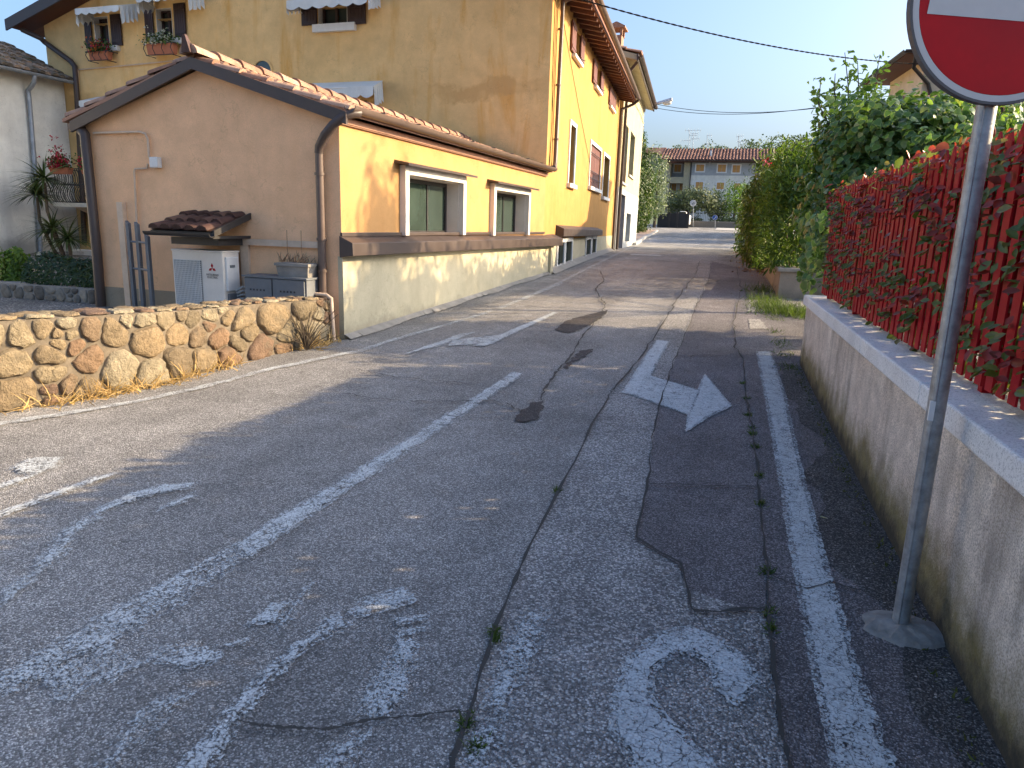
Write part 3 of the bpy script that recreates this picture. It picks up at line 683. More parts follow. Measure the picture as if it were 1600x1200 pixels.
pts = [(s, g(F0(s,0,0)[1])) for s in np.arange(0, 8.6, .25)]
for (a, za), (b, zb) in zip(pts[:-1], pts[1:]):
    j = .10+.03*math.sin(a*3); ft.quad(F0(a,.012,za+.06), F0(b,.012,zb+.06), F0(b,j,zb+.012), F0(a,j,za+.012))
ft.build('skirt', M['concrete'], H)
rf = MB(); rf.hexa([F0(-.13,.16,2.565),F0(8,.16,2.565),F0(8,-1.8,3.16),F0(-.13,-1.8,3.16)], [F0(-.13,.16,2.60),F0(8,.16,2.60),F0(8,-1.8,3.20),F0(-.13,-1.8,3.20)])
rf.hexa([F0(-.13,-3.8,2.54),F0(8,-3.8,2.54),F0(8,-1.8,3.16),F0(-.13,-1.8,3.16)], [F0(-.13,-3.8,2.58),F0(8,-3.8,2.58),F0(8,-1.8,3.20),F0(-.13,-1.8,3.20)])
roof = rf.build('roof', M['trimpink'], H)
tl = MB(); tiles(tl, F0, -.10, 7.98, .14, 2.60, -1.80, 3.18, pitch=.17, r=.07, lift=.004); tiles(tl, F0, -.10, 7.98, -3.78, 2.58, -1.80, 3.20, pitch=.2)
tl.build('roof_tiles', M['terracotta'], roof, smooth=True)
rg = MB(); k = 21
for i in range(k):
    s0 = -.16+i*8.1/k; s1 = s0+8.1/k+.05; lv = random.random(); pp = []
    for s, r in ((s0, .125), (s1, .10)):
        for j in range(9): a = math.pi*j/8; pp.append(F0(s, -1.8+r*math.cos(a), 3.225+r*.85*math.sin(a)+(.012 if s == s0 else 0)))
    rg.add(pp, [(j, j+1, 10+j, 9+j) for j in range(8)]+[tuple(range(9))], 0, lv)
rg.build('ridge_tiles', M['terracotta'], roof, smooth=True)
tip = MB(); tip.hexa([F0(-.2,-1.86,3.24),F0(-.2,-1.74,3.24),F0(-.12,-1.74,3.24),F0(-.12,-1.86,3.24)], [F0(-.21,-1.83,3.40),F0(-.21,-1.79,3.42),F0(-.17,-1.79,3.42),F0(-.17,-1.83,3.40)]); tip.build('ridge_end_tile', M['browntile'], roof)
fa = MB(); w = .125
for (ta, za), (tb, zb) in (((LT+.08,2.55),(1.8,3.205)), ((-.17,2.59),(1.8,3.205))):
    fa.hexa([G0(ta,.10,za-w),G0(tb,.10,zb-w),G0(tb,.10,zb),G0(ta,.10,za)], [G0(ta,.135,za-w),G0(tb,.135,zb-w),G0(tb,.135,zb),G0(ta,.135,za)])
    fa.hexa([G0(ta,.0,za-.02),G0(tb,.0,zb-.02),G0(tb,.0,zb-.005),G0(ta,.0,za-.005)], [G0(ta,.10,za-.02),G0(tb,.10,zb-.02),G0(tb,.10,zb-.005),G0(ta,.10,za-.005)])
fa.build('fascia', M['brownmetal'], H)
tr = MB(); tr.box(0, 8.0, .003, .05, 2.50, 2.56, F0); tr.box(0, 8.0, .003, .035, 2.488, 2.498, F0); tr.build('eave_trim', M['trimpink'], H)
gu = MB(); gutter(gu, F0, -.10, 7.95, .20, 2.655, .07); gu.box(LT+.02, LT+.16, -.3, .1, 2.46, 2.53, G0)
for s in np.arange(.5, 8, .9): gu.box(s, s+.02, .05, .29, 2.66, 2.672, F0)
gu.build('gutter', M['taupe'], H, smooth=True)
dp = MB(); dp.tube([F0(.05,.215,2.60), F0(-.04,.20,2.59), F0(-.10,.12,2.55), F0(-.12,.0,2.46), G0(.10,.12,2.36), G0(.20,.075,2.25), G0(.21,.07,2.18)], .05, 12)
dp.build('downpipe_elbow', M['brownmetal'], H, smooth=True)
dp = MB(); dp.tube([G0(.21,.07,2.2), G0(.21,.07,.35)], .046, 12)
for z in (1.95, 1.25, .9): dp.tube([G0(.21,.07,z), G0(.21,.07,z+.03)], .056, 12)
dp.build('downpipe', M['taupe'], H, smooth=True)
dp = MB(); dp.tube([G0(LT+.05,.0,2.48), G0(LT-.02,.07,2.46), G0(LT-.08,.075,2.40), G0(LT-.09,.075,1.0), G0(LT-.07,.075,.30)], .06, 12); dp.build('downpipe', M['brownmetal'], H, smooth=True)
lg = MB(); lg.hexa([F0(-.05,.0,1.31),F0(-.05,.17,1.235),F0(-.05,.175,1.095),F0(-.05,.0,1.07)], [F0(9.0,-.05,1.29),F0(9.0,.17,1.205),F0(9.0,.175,1.045),F0(9.0,-.05,1.02)])
lg.box(-.03, 8.0, .0, .03, 1.30, 1.345, F0); lg.build('ledge', M['brownmetal'], H, bevel=.006)
for (a, b, c, d) in WIN:
    wf = MB(); frame(wf, F0, a-.11, b+.11, c-.005, d+.11, .11, .0, .085, wb=0, wt=.11)
    wo = wf.build('window', M['offwhite'], H, bevel=.004)
    x = MB(); x.box(a, a+.012, -.235, .0, c, d, F0); x.box(b-.012, b, -.235, .0, c, d, F0); x.box(a+.012, b-.012, -.235, .0, d-.012, d, F0); x.build('reveal_lining', M['offwhite'], wo)
    x = MB(); frame(x, F0, a+.014, b-.014, c, d-.014, .05, -.24, -.19); x.box(a+.62*(b-a), a+.62*(b-a)+.03, -.235, -.20, c+.05, d-.05, F0); x.build('window_frame', M['darkmetal'], wo)
    x = MB(); x.box(a+.03, b-.03, -.225, -.215, c+.03, d-.03, F0); x.build('pane', M['frost'], wo)
    x = MB(); x.hexa([F0(a-.25,.0,d+.125),F0(b+.27,.0,d+.125),F0(b+.27,.20,d+.095),F0(a-.25,.20,d+.095)], [F0(a-.25,.0,d+.165),F0(b+.27,.0,d+.165),F0(b+.27,.20,d+.125),F0(a-.25,.20,d+.125)]); x.build('hood', M['brownmetal'], wo)
cd = MB(); q = lambda u, v, o=.03: G0(*(lambda p: (p[0], o, p[1]))(pG0(u, v, o)))
cd.tube([q(146,208), q(218,206), q(227,209), q(231,217), q(233,246)], .014, 8); cd.tube([q(231,256), q(230,263), q(211,264), q(210,268), q(214,352), q(219,470)], .012, 8)
cd.build('conduit', M['beige'], H, smooth=True)
a, b = pG0(232,245,.08), pG0(246,262,.08); jb = MB(); jb.box(b[0], a[0], .0, .08, b[1], a[1], G0); jb.build('junction_box', M['whitep'], H, bevel=.012)
# little tiled canopy over the air conditioner
B_, T_ = pG0(297,334), pG0(387,338)
ca = MB(); t1, t0, zb = B_[0], T_[0], B_[1]; OV = .62; zf = pG0(233,362,OV)[1]
ca.hexa([G0(t0,0,zb-.05),G0(t1,0,zb-.05),G0(t1,OV,zf-.03),G0(t0,OV,zf-.03)], [G0(t0,0,zb),G0(t1,0,zb),G0(t1,OV,zf+.02),G0(t0,OV,zf+.02)])
ca.box(t0-.03, t0, 0, OV, zf-.05, zf-.02, G0); cano = ca.build('canopy', M['darkmetal'], H)
ct = MB(); tiles(ct, lambda s, o, z: G0(s, o, z), t0, t1, OV, zf+.02, .0, zb, pitch=.17, tl=.24, r=.07, lift=.006, jag=.004); ct.build('canopy_tiles', M['browntile'], cano, smooth=True)
cg = MB(); gutter(cg, lambda s, o, z: G0(s, o, z), t0-.04, t1+.04, OV+.03, zf+.01, .045); cg.hexa([G0(t0-.05,0,zb-.04),G0(t0-.05,0,zb+.03),G0(t0-.05,OV,zf+.04),G0(t0-.05,OV,zf-.03)],[G0(t0-.025,0,zb-.04),G0(t0-.025,0,zb+.03),G0(t0-.025,OV,zf+.04),G0(t0-.025,OV,zf-.03)])
cg.box(t0+.05, t1-.12, .02, .45, zf-.13, zf-.05, G0); cg.build('canopy_edge', M['darkmetal'], cano)
mo = MB(); p = pG0(378,374); z1 = p[1]; mo.box(.24, p[0], 0, .05, z1-.06, z1+.01, G0); mo.box(p[0]-.11, p[0], 0, .04, .45, z1-.06, G0); mo.build('moulding', M['beige'], H)
po = MB(); p = pG0(192,316); po.box(p[0]-.045, p[0]+.045, .0, .06, .3, p[1], G0); po.build('pilaster', M['beige'], H)
vp = MB(); vp.tube([G0(.55,.12,.66), G0(.12,.14,.655), G0(.06,.14,.62), G0(.04,.14,.15)], .022, 8); vp.build('waste_pipe', M['beige'], H, smooth=True)

# ------------------------------------------------------------------ tall ochre house
TH = thing('tall_house', 'tall ochre three-storey house with brown shutters and white awnings behind the low orange house', 'house', F1(7, -5, .5))
def g1rect(u0, v0, u1, v1, o=0):
    p, q = pG1(u0, v0, o), pG1(u1, v1, o); return (q[0], p[0], q[1], p[1])
rA, rB, rC, rD = G1(-.62,.5,6.22), G1(7.0,.5,8.25), F1(14,-7.0,8.25), F1(14,.64,6.22)
def rakez(t): return 6.40+(8.2-6.40)*(t/7.0) if t < 7 else 8.2-(8.2-6.15)*((t-7)/6.75)
tw = MB(); holes = [g1rect(146,27,172,72), g1rect(243,14,271,63), g1rect(497,6,543,39), (4.25,5.5,3.3,4.1), g1rect(136,174,156,196)]
wall_grid(tw, G1, 0, 13.75, -.2, 6.1, [h for h in holes if h[3] < 6.1]+[(h[0],h[1],h[2],6.1) for h in holes if h[3] >= 6.1], 0, .22)
# upper strip, stepped to follow the rake
seg = sorted({0,13.75,7.0,*[x for h in holes if h[3] >= 6.1 for x in h[:2]]})
for a, b in zip(seg[:-1], seg[1:]):
    h = [h for h in holes if h[3] >= 6.1 and h[0] <= a+1e-6 and b <= h[1]+1e-6]
    zb = h[0][3] if h else 6.1; tw.add([G1(a,0,zb), G1(b,0,zb), G1(b,0,max(zb,rakez(b))), G1(a,0,max(zb,rakez(a)))], [(0,1,2,3)])
    if h: tw.quad(G1(a,0,6.1), G1(a,-.22,6.1), G1(a,-.22,zb), G1(a,0,zb)); tw.quad(G1(b,0,6.1), G1(b,-.22,6.1), G1(b,-.22,zb), G1(b,0,zb)); tw.quad(G1(a,0,zb), G1(b,0,zb), G1(b,-.22,zb), G1(a,-.22,zb))
tw.quad(G1(13.75,0,0), F1(14,-13.5,0), F1(14,-13.5,6), G1(13.75,0,6.1))
tw.build('gable_wall', M['ochre'], TH)
WM = [(2.78,3.60,2.52,3.92,'a'), (6.50,9.0,2.66,3.88,'b'), (9.85,11.55,2.50,3.86,'a')]
WU = [(2.2,4.15,5.48,6.10), (6.03,8.42,5.50,6.08), (9.9,12.5,5.56,6.10)]
LW = [(1.58,2.55), (2.70,3.78), (6.40,7.55), (7.75,8.85)]
fh = [w[:4] for w in WM]+[(a+.3*(b-a), b-.3*(b-a), c, d) for a, b, c, d in WU]
rw = MB(); wall_grid(rw, F1, 0, 14.0, 1.14, 6.40, fh, 0, .2); rw.build('road_wall', M['ochre_lit'], TH)
pw = MB(); wall_grid(pw, F1, .3, 14.0, -.1, 1.15, [(a,b,.50,1.14) for a, b in LW], .012, .12); pw.build('base_coat', M['pale'], TH)
for a, b, c, d, k in WM:
    f = MB(); frame(f, F1, a-.10, b+.10, c-.02, d+.10, .10, .0, .03, wb=0, wt=.1); wo = f.build('window', M['whitep'], TH)
    x = MB(); x.box(a-.14, b+.14, .0, .10, c-.10, c, F1); x.build('sill', M['whitep'], wo)
    if k == 'b':
        x = MB(); shutter_panel(x, F1, a+.02, (a+b)/2-.01, -.06, c+.01, d-.01, n=5); x.build('shutter', M['shutter_lit'], wo)
        x = MB(); shutter_panel(x, F1, (a+b)/2+.01, b-.02, -.06, c+.01, d-.01, n=5); x.build('shutter', M['shutter_lit'], wo)
        x = MB()
        for z in (c+.25, c+.45, d-.25): x.tube([F1(a+.05,.03,z), F1(b-.05,.03,z)], .012, 6)
        x.build('grille', M['iron'], wo)
    else:
        x = MB(); x.box(a, b, -.19, -.17, c, d, F1); x.build('pane', M['glass'], wo)
        x = MB(); shutter_panel(x, F1, a+.02, a+.30*(b-a), -.10, c+.01, d-.01, n=2); x.build('shutter', M['bluegrey'], wo)
for i, (a, b, c, d) in enumerate(WU):
    oa, ob = a+.3*(b-a), b-.3*(b-a)
    x = MB(); x.box(oa-.25, ob+.25, .0, .10, c-.08, c-.005, F1); wo = x.build('window', M['whitep'], TH)
    x = MB(); x.box(oa, ob, -.19, -.17, c, d, F1); x.build('pane', M['frost'], wo)
    if i < 2:
        for p, r in ((a, oa-.01), (ob+.01, b)): x = MB(); shutter_panel(x, F1, p, r, .025, c, d+.02); x.build('shutter', M['shutter_lit'], wo)
        x = MB(); x.tube([F1(ob-.02,.02,c+.08), F1(ob+.1,.16,c+.05)], .01, 5); x.build('shutter_catch', M['iron'], wo)
    else:
        for p, r in ((oa-.5, (oa+ob)/2-.01), ((oa+ob)/2+.01, ob+.5)): x = MB(); shutter_panel(x, F1, p, r, .02, c, d+.02); x.build('shutter', M['shutter_lit'], wo)
for a, b in LW:
    x = MB(); frame(x, F1, a-.05, b+.05, .45, 1.19, .10, .014, .05); wo = x.build('window', M['whitep'], TH)
    x = MB(); x.box(a, b, -.09, -.07, .5, 1.14, F1); x.build('pane', M['glass'], wo)
lg = MB(); lg.hexa([F1(1.42,.0,1.50),F1(1.42,.20,1.42),F1(1.42,.20,1.24),F1(1.42,.0,1.22)], [F1(9.1,.0,1.45),F1(9.1,.20,1.37),F1(9.1,.20,1.20),F1(9.1,.0,1.18)]); lg.build('ledge', M['brownmetal'], TH, bevel=.006)
sk = MB(); pts = [(s, g(F1(s,0,0)[1])) for s in np.arange(.5, 14, .5)]
for (a, za), (b, zb) in zip(pts[:-1], pts[1:]): sk.quad(F1(a,.013,za+.12), F1(b,.013,zb+.12), F1(b,.2,zb+.012), F1(a,.2,za+.012))
sk.build('skirt', M['concrete'], TH)
rf = MB()
for p in ((rA, rB, rC, rD), (G1(14.35,.5,6.02), rB, rC, F1(14,-14.2,6.02))):
    rf.hexa([(x,y,z) for x,y,z in p], [(x,y,z+.16) for x,y,z in p])
roof = rf.build('roof', M['soffit'], TH)
ra = MB(); ra.hexa([F1(-.3,.0,6.26),F1(-.21,.0,6.26),F1(-.21,.56,6.14),F1(-.3,.56,6.14)], [F1(-.3,.0,6.42),F1(-.21,.0,6.42),F1(-.21,.56,6.24),F1(-.3,.56,6.24)])
raf = ra.build('rafter', M['rafter'], roof)
for i in range(1, 31):
    c = raf.copy(); COL.objects.link(c); c.parent = roof; c.location = (D1[0]*i*.47, D1[1]*i*.47, 0); ORG[c.name] = ORG[roof.name]
fs = MB(); fs.hexa([rA,rB,tuple(np.add(rB,(0,0,.2))),tuple(np.add(rA,(0,0,.2)))], [G1(-.62,.54,6.18),G1(7.0,.54,8.21),G1(7.0,.54,8.43),G1(-.62,.54,6.40)])
fs.hexa([G1(14.42,.505,5.94),G1(7.0,.505,8.17),G1(7.0,.505,8.43),G1(14.42,.505,6.20)], [G1(14.42,.545,5.94),G1(7.0,.545,8.17),G1(7.0,.545,8.43),G1(14.42,.545,6.20)])
fs.build('verge_board', M['brownmetal'], roof)
vs = MB(); vs.hexa([G1(14.2,.0,6.02),G1(7,.0,8.20),G1(7,.5,8.20),G1(14.2,.5,6.02)], [G1(14.2,.0,6.04),G1(7,.0,8.22),G1(7,.5,8.22),G1(14.2,.5,6.04)])
vs.build('verge_soffit', M['rafter'], roof)
tt = MB(); tiles(tt, F1, .3, 14, .60, 6.40, -7.0, 8.42, pitch=.24, tl=.5, r=.10); tt.build('roof_tiles', M['terracotta'], roof, smooth=True)
gu = MB(); gutter(gu, F1, -.55, 14.0, .72, 6.34, .075); gu.build('gutter', M['taupe'], TH, smooth=True)
dp = MB(); dp.tube([F1(13.9,.72,6.26), F1(13.9,.5,6.1), F1(13.75,.1,5.9), F1(13.75,.08,.62), F1(13.75,.16,.56)], .055, 10); dp.build('downpipe', M['brownmetal'], TH, smooth=True)
dp = MB(); dp.tube([F1(.55,.6,6.2), F1(.6,.1,6.05), F1(.62,.075,2.85), F1(.5,.085,2.70), F1(.15,.14,2.665), F0(7.85,.2,2.665)], .05, 10)
for z in (5.5, 4.4, 3.3): dp.tube([F1(.61,.075,z), F1(.61,.075,z+.03)], .062, 10)
dp.build('downpipe', M['taupe'], TH, smooth=True)
cb = MB(); cb.tube([F1(.18,.015,6.1), F1(.2,.02,4.4), F1(.3,.03,3.6), F1(.18,.02,2.6)], .008, 5); cb.tube([F1(.36,.015,6.1), F1(.34,.02,4.0), F1(.28,.02,2.6)], .006, 5)
a, b = pF1(877,23), pF1(921,256); cb.tube([F1(a[0],.02,a[1]), F1((a[0]+b[0])/2,.03,(a[1]+b[1])/2-.12), F1(b[0],.02,b[1])], .007, 5); cb.build('wall_cable', M['cable'], TH)
# gable windows, shutters, sills, awnings
SH = [((131,27,146,75),(172,23,192,71)), ((225,12,242,64),(271,6,292,58)), ((471,12,496,39),(543,6,572,37))]
SI = [(166,72,185,79), (251,61,284,68), (489,39,555,47)]
for h, (s1, s2), si in zip(holes[:3], SH, SI):
    a, b, c, d = h
    q = g1rect(*si, .06); x = MB(); x.box(q[0], q[1], 0, .10, q[2], q[3], G1); wo = x.build('window', M['whitep'], TH)
    x = MB(); x.box(a, a+.01, -.2, .004, c, d, G1); x.box(b-.01, b, -.2, .004, c, d, G1); x.box(a+.01, b-.01, -.2, .004, d-.01, d, G1); x.build('reveal_lining', M['whitep'], wo)
    x = MB(); frame(x, G1, a+.012, b-.012, c, d-.012, .05, -.21, -.15); x.box((a+b)/2-.03, (a+b)/2+.03, -.2, -.15, c, d, G1); x.build('window_frame', M['shutter'], wo)
    x = MB(); x.box(a, b, -.215, -.205, c, d, G1); x.build('pane', M['glass'], wo)
    x = MB(); x.box(a+.06, a+.06+.35*(b-a), -.235, -.22, c, d, G1); x.build('curtain', M['curtain'], wo)
    for s in (s1, s2):
        q = g1rect(*s, .03); x = MB(); shutter_panel(x, G1, q[0], q[1], .02, q[2], q[3], n=5); x.build('shutter', M['shutter'], wo)
for h in holes[3:]:
    a, b, c, d = h; x = MB(); frame(x, G1, a, b, c, d, .07, -.2, -.14); x.box(a+.25, a+.3, -.2, -.14, c, d, G1); wo = x.build('window', M['shutter'], TH); x = MB(); x.box(a, b, -.21, -.2, c, d, G1); x.build('pane', M['glass'], wo)
for (u0, v0, u1, v1, out, val, wing) in ((118,17,186,6,.55,.15,.42), (213,-4,292,-15,.55,.16,.42), (448,0,574,-6,.55,.20,.30), (470,137,584,137,.4,.24,.45), (124,160,195,154,.55,.15,.80)):
    p = pG1(u0, v0, out); r = pG1(u1, v1, out); zf = (p[1]+r[1])/2; awning(TH, G1, r[0], p[0], zf+.18, zf, out, val, wing=wing)
ar = MB(); c = pG1(411, 112); R = .24; n = 14
for k in range(n):
    a0, a1 = math.pi*k/n, math.pi*(k+1)/n
    ar.hexa([G1(c[0]+R*math.cos(x)*f, 0.002, c[1]+R*math.sin(x)*f) for x, f in ((a0,1),(a1,1),(a1,1.18),(a0,1.18))], [G1(c[0]+R*math.cos(x)*f, .03, c[1]+R*math.sin(x)*f) for x, f in ((a0,1),(a1,1),(a1,1.18),(a0,1.18))])
av = ar.build('arched_vent', M['ochre'], TH)
ar = MB(); ar.add([G1(c[0]+R*math.cos(math.pi*k/n), .004, c[1]+R*math.sin(math.pi*k/n)) for k in range(n+1)]+[G1(c[0]-R,.004,c[1]-.6), G1(c[0]+R,.004,c[1]-.6)], [tuple(range(n+3))]); ar.build('vent_dark_panel', M['glass'], av)  # flat dark panel, no hole: the niche's shade is in its colour
pi = MB(); q = lambda u, v, o=.03: G1(*(lambda p: (p[0], o, p[1]))(pG1(u, v, o)))
pi.tube([q(300,92), q(212,101), q(122,109), q(122,160), q(128,260)], .018, 6); pi.build('conduit', M['beige'], TH)
dp = MB(); dp.tube([G1(14.15,.3,6.0), q(64,60,.2), q(70,66,.1), q(111,96,.08), q(117,104,.08), q(120,150,.08), q(128,290,.08), q(132,380,.08)], .065, 10); dp.build('downpipe', M['brownmetal'], TH, smooth=True)
ch = MB(); cx, cy, cz = atY(964, 68, 31); ch.box(cx-.22, cx+.22, cy-.3, cy+.3, cz-2.2, cz+.25)
cho = ch.build('chimney', M['terracotta'], roof); ch = MB(); ch.box(cx-.36, cx+.36, cy-.42, cy+.42, cz+.5, cz+.56); ch.hexa([(cx-.36,cy-.42,cz+.56),(cx+.36,cy-.42,cz+.56),(cx+.36,cy+.42,cz+.56),(cx-.36,cy+.42,cz+.56)], [(cx-.03,cy-.42,cz+.72),(cx+.03,cy-.42,cz+.72),(cx+.03,cy+.42,cz+.72),(cx-.03,cy+.42,cz+.72)])
for dx in (-.2, .2):
    for dy in (-.28, .28): ch.box(cx+dx-.05, cx+dx+.05, cy+dy-.05, cy+dy+.05, cz+.25, cz+.5)
ch.build('chimney_cap', M['terracotta'], cho)

# balcony on the tall house
bo = .95; p, q = pG1(82,316,bo), pG1(140,328,bo); bt0, bt1, bz = q[0]-.6, p[0], p[1]
ba = MB(); ba.box(bt0, bt1, 0, bo, bz-.10, bz, G1); bal = ba.build('balcony', M['grey'], TH)
ba = MB(); ba.hexa([G1(bt0,0,bz-.4),G1(bt1-.5,0,bz-.4),G1(bt1-.5,bo*.8,bz-.11),G1(bt0,bo*.8,bz-.11)], [G1(bt0,0,bz-.11),G1(bt1-.5,0,bz-.11),G1(bt1-.5,bo*.8,bz-.105),G1(bt0,bo*.8,bz-.105)]); ba.build('balcony_corbel', M['beige'], bal)
zr = pG1(70,263,bo)[1]; ba = MB(); hr = zr-bz
def bulge(h): return .10*math.sin(math.pi*min(1,h/.62))-.02*h
for i in range(30):
    t = bt1-.03-i*.075
    if t < bt0: break
    ba.tube([G1(t+.07*math.sin(6.0*h/hr+.6), bo-.06+bulge(h/hr), bz+h) for h in np.linspace(0, hr, 9)], .009, 4)
for j in range(9):
    o = bo-.1-j*.1; ba.tube([G1(bt1-.03+bulge(h/hr), o, bz+h) for h in np.linspace(0, hr, 7)], .009, 4)
for h in (.02, hr*.55, hr): ba.tube([G1(bt0, bo-.06+bulge(h/hr), bz+h), G1(bt1-.03, bo-.06+bulge(h/hr), bz+h), G1(bt1-.03, .02, bz+h)], .012, 5)
ba.build('railing', M['iron'], bal)

# ------------------------------------------------------------------ cream house beyond
WHo = thing('cream_house', 'cream plastered house with grey lower walls and a lamp at its far corner', 'house', F1(19, -4, .5))
F2 = lambda s, o, z: F1(s, o+.14, z)
def f2(u0, v0, u1, v1):
    p, q = pF1(u0, v0, .14), pF1(u1, v1, .14); return (p[0], q[0], q[1], p[1])
wh = [f2(974.5,188,977,288), f2(986,204,988.5,278)]; wl = [f2(967,301,972,388), f2(979,333,983,377)]
up = MB(); wall_grid(up, F2, 14.05, 25.3, 3.05, 7.85, wh, 0, .3); up.quad(F2(14.05,0,3.05), F2(14.05,-4,3.05), F2(14.05,-4,7.85), F2(14.05,0,7.85)); up.quad(F2(25.3,0,3.05), F2(25.3,-6,3.05), F2(25.3,-6,7.85), F2(25.3,0,7.85)); up.build('wall', M['cream'], WHo)
lo = MB(); wall_grid(lo, F2, 14.04, 25.3, 0, 3.05, [(a,b,max(.2,c),min(3.0,d)) for a,b,c,d in wl], .01, .3); lo.quad(F2(14.04,.01,0), F2(14.04,-3,0), F2(14.04,-3,3.05), F2(14.04,.01,3.05)); lo.quad(F2(25.3,.01,0), F2(25.3,-6,0), F2(25.3,-6,3.05), F2(25.3,.01,3.05)); lo.build('base_coat', M['greyblue'], WHo)  # lower walls in grey-blue up to a straight edge
for i, (a, b, c, d) in enumerate(wh):
    x = MB(); x.box(a, b, -.28, -.26, c, d, F2); wo = x.build('window', M['frost'], WHo)
    x = MB(); x.box(a-.08, b+.08, 0, .08, c-.09, c-.005, F2); x.build('sill', M['kerbm'], wo)
    if i == 0: x = MB(); x.box(a, b, -.20, -.18, c+.02, c+.38*(d-c), F2); x.build('panel', M['rust'], wo)
for i, (a, b, c, d) in enumerate(wl):
    x = MB(); x.box(a, b, -.28, -.25, c, d, F2); x.build(('door', 'window')[i], M[('shutter', 'bluegrey')[i]], WHo)
er = MB(); er.hexa([F2(13.6,-5,9.0),F2(25.8,-5,9.0),F2(25.8,.5,7.62),F2(13.6,.5,7.62)], [F2(13.6,-5,9.2),F2(25.8,-5,9.2),F2(25.8,.5,7.82),F2(13.6,.5,7.82)]); ro = er.build('roof', M['cream'], WHo)
er = MB(); gutter(er, F2, 13.5, 25.8, .58, 7.80, .10); er.box(13.55, 25.8, .44, .5, 7.6, 7.84, F2); er.build('gutter', M['brownmetal'], ro)
tt = MB(); tiles(tt, F2, 13.6, 25.8, .55, 7.86, -5, 9.22, pitch=.3, tl=.6, r=.12); tt.build('roof_tiles', M['terracotta'], ro, smooth=True)
dp = MB(); dp.tube([F2(13.9,.5,7.7), F2(14.2,.1,7.3), F2(14.25,.06,.6)], .06, 8); dp.build('downpipe', M['brownmetal'], WHo, smooth=True)
cw = MB(); cw.tube([F2(14.3,.2,6.9), F2(17,.05,6.9), F2(22,.04,7.0), F2(25.1,.04,6.9)], .02, 5); cw.build('wall_cable', M['kerbm'], WHo)
# street lamp on its corner
sl = thing('street_lamp', 'grey street lamp on a curved arm from the cream house corner', 'street lamp', F2(25.2, .05, 8.0))
b0 = F2(25.2, .03, 7.75); hd = atY(1045, 157, b0[1]-.4); am = MB()
am.tube([b0, (b0[0]+.35,b0[1],b0[2]+.1), (hd[0]-.55,hd[1],hd[2]-.12), (hd[0]-.15,hd[1],hd[2])], .035, 8); am.box(b0[0]-.06,b0[0]+.03,b0[1]-.08,b0[1]+.08,b0[2]-.25,b0[2]+.15); am.build('arm', M['lampm'], sl, smooth=True)
am = MB(); am.hexa([(hd[0]-.75,hd[1]-.08,hd[2]-.22),(hd[0]-.75,hd[1]+.08,hd[2]-.22),(hd[0]+.2,hd[1]+.16,hd[2]-.03),(hd[0]+.2,hd[1]-.16,hd[2]-.03)], [(hd[0]-.72,hd[1]-.06,hd[2]-.10),(hd[0]-.72,hd[1]+.06,hd[2]-.10),(hd[0]+.16,hd[1]+.1,hd[2]+.14),(hd[0]+.16,hd[1]-.1,hd[2]+.14)]); am.build('lamp_head', M['lampm'], sl, bevel=.03)
am = MB(); am.ball((hd[0]-.08,hd[1],hd[2]-.11), .24, .13, .13, 12, 8); am.build('lamp_glass', M['whites'], sl, smooth=True)
# ------------------------------------------------------------------ stone walls
def clip(poly, a, b, c):      # keep a*x+b*y<=c
    out = []
    for i, p in enumerate(poly):
        q = poly[(i+1) % len(poly)]; dp_, dq = a*p[0]+b*p[1]-c, a*q[0]+b*q[1]-c
        if dp_ <= 0: out.append(p)
        if dp_*dq < 0: t = dp_/(dp_-dq); out.append((p[0]+(q[0]-p[0])*t, p[1]+(q[1]-p[1])*t))
    return out
def cells(L, Hh, n, seed, lloyd=2, big=.5):
    r = random.Random(seed); P = [(r.uniform(0,L), r.uniform(0,Hh)) for _ in range(n)]
    for it in range(lloyd+1):
        C = []
        for i, p in enumerate(P):
            poly = [(0,0),(L,0),(L,Hh),(0,Hh)]
            for j, q in enumerate(P):
                if i == j or abs(q[0]-p[0]) > 1.2: continue
                a, b = q[0]-p[0], q[1]-p[1]; poly = clip(poly, a, b, (q[0]**2+q[1]**2-p[0]**2-p[1]**2)/2)
                if len(poly) < 3: break
            C.append(poly)
        if it < lloyd:
            P = [((sum(x for x,_ in c)/len(c)*.6+p[0]*.4), (sum(y for _,y in c)/len(c)*.6+p[1]*.4)) if len(c) > 2 else p for c, p in zip(C, P)]
    return P, C
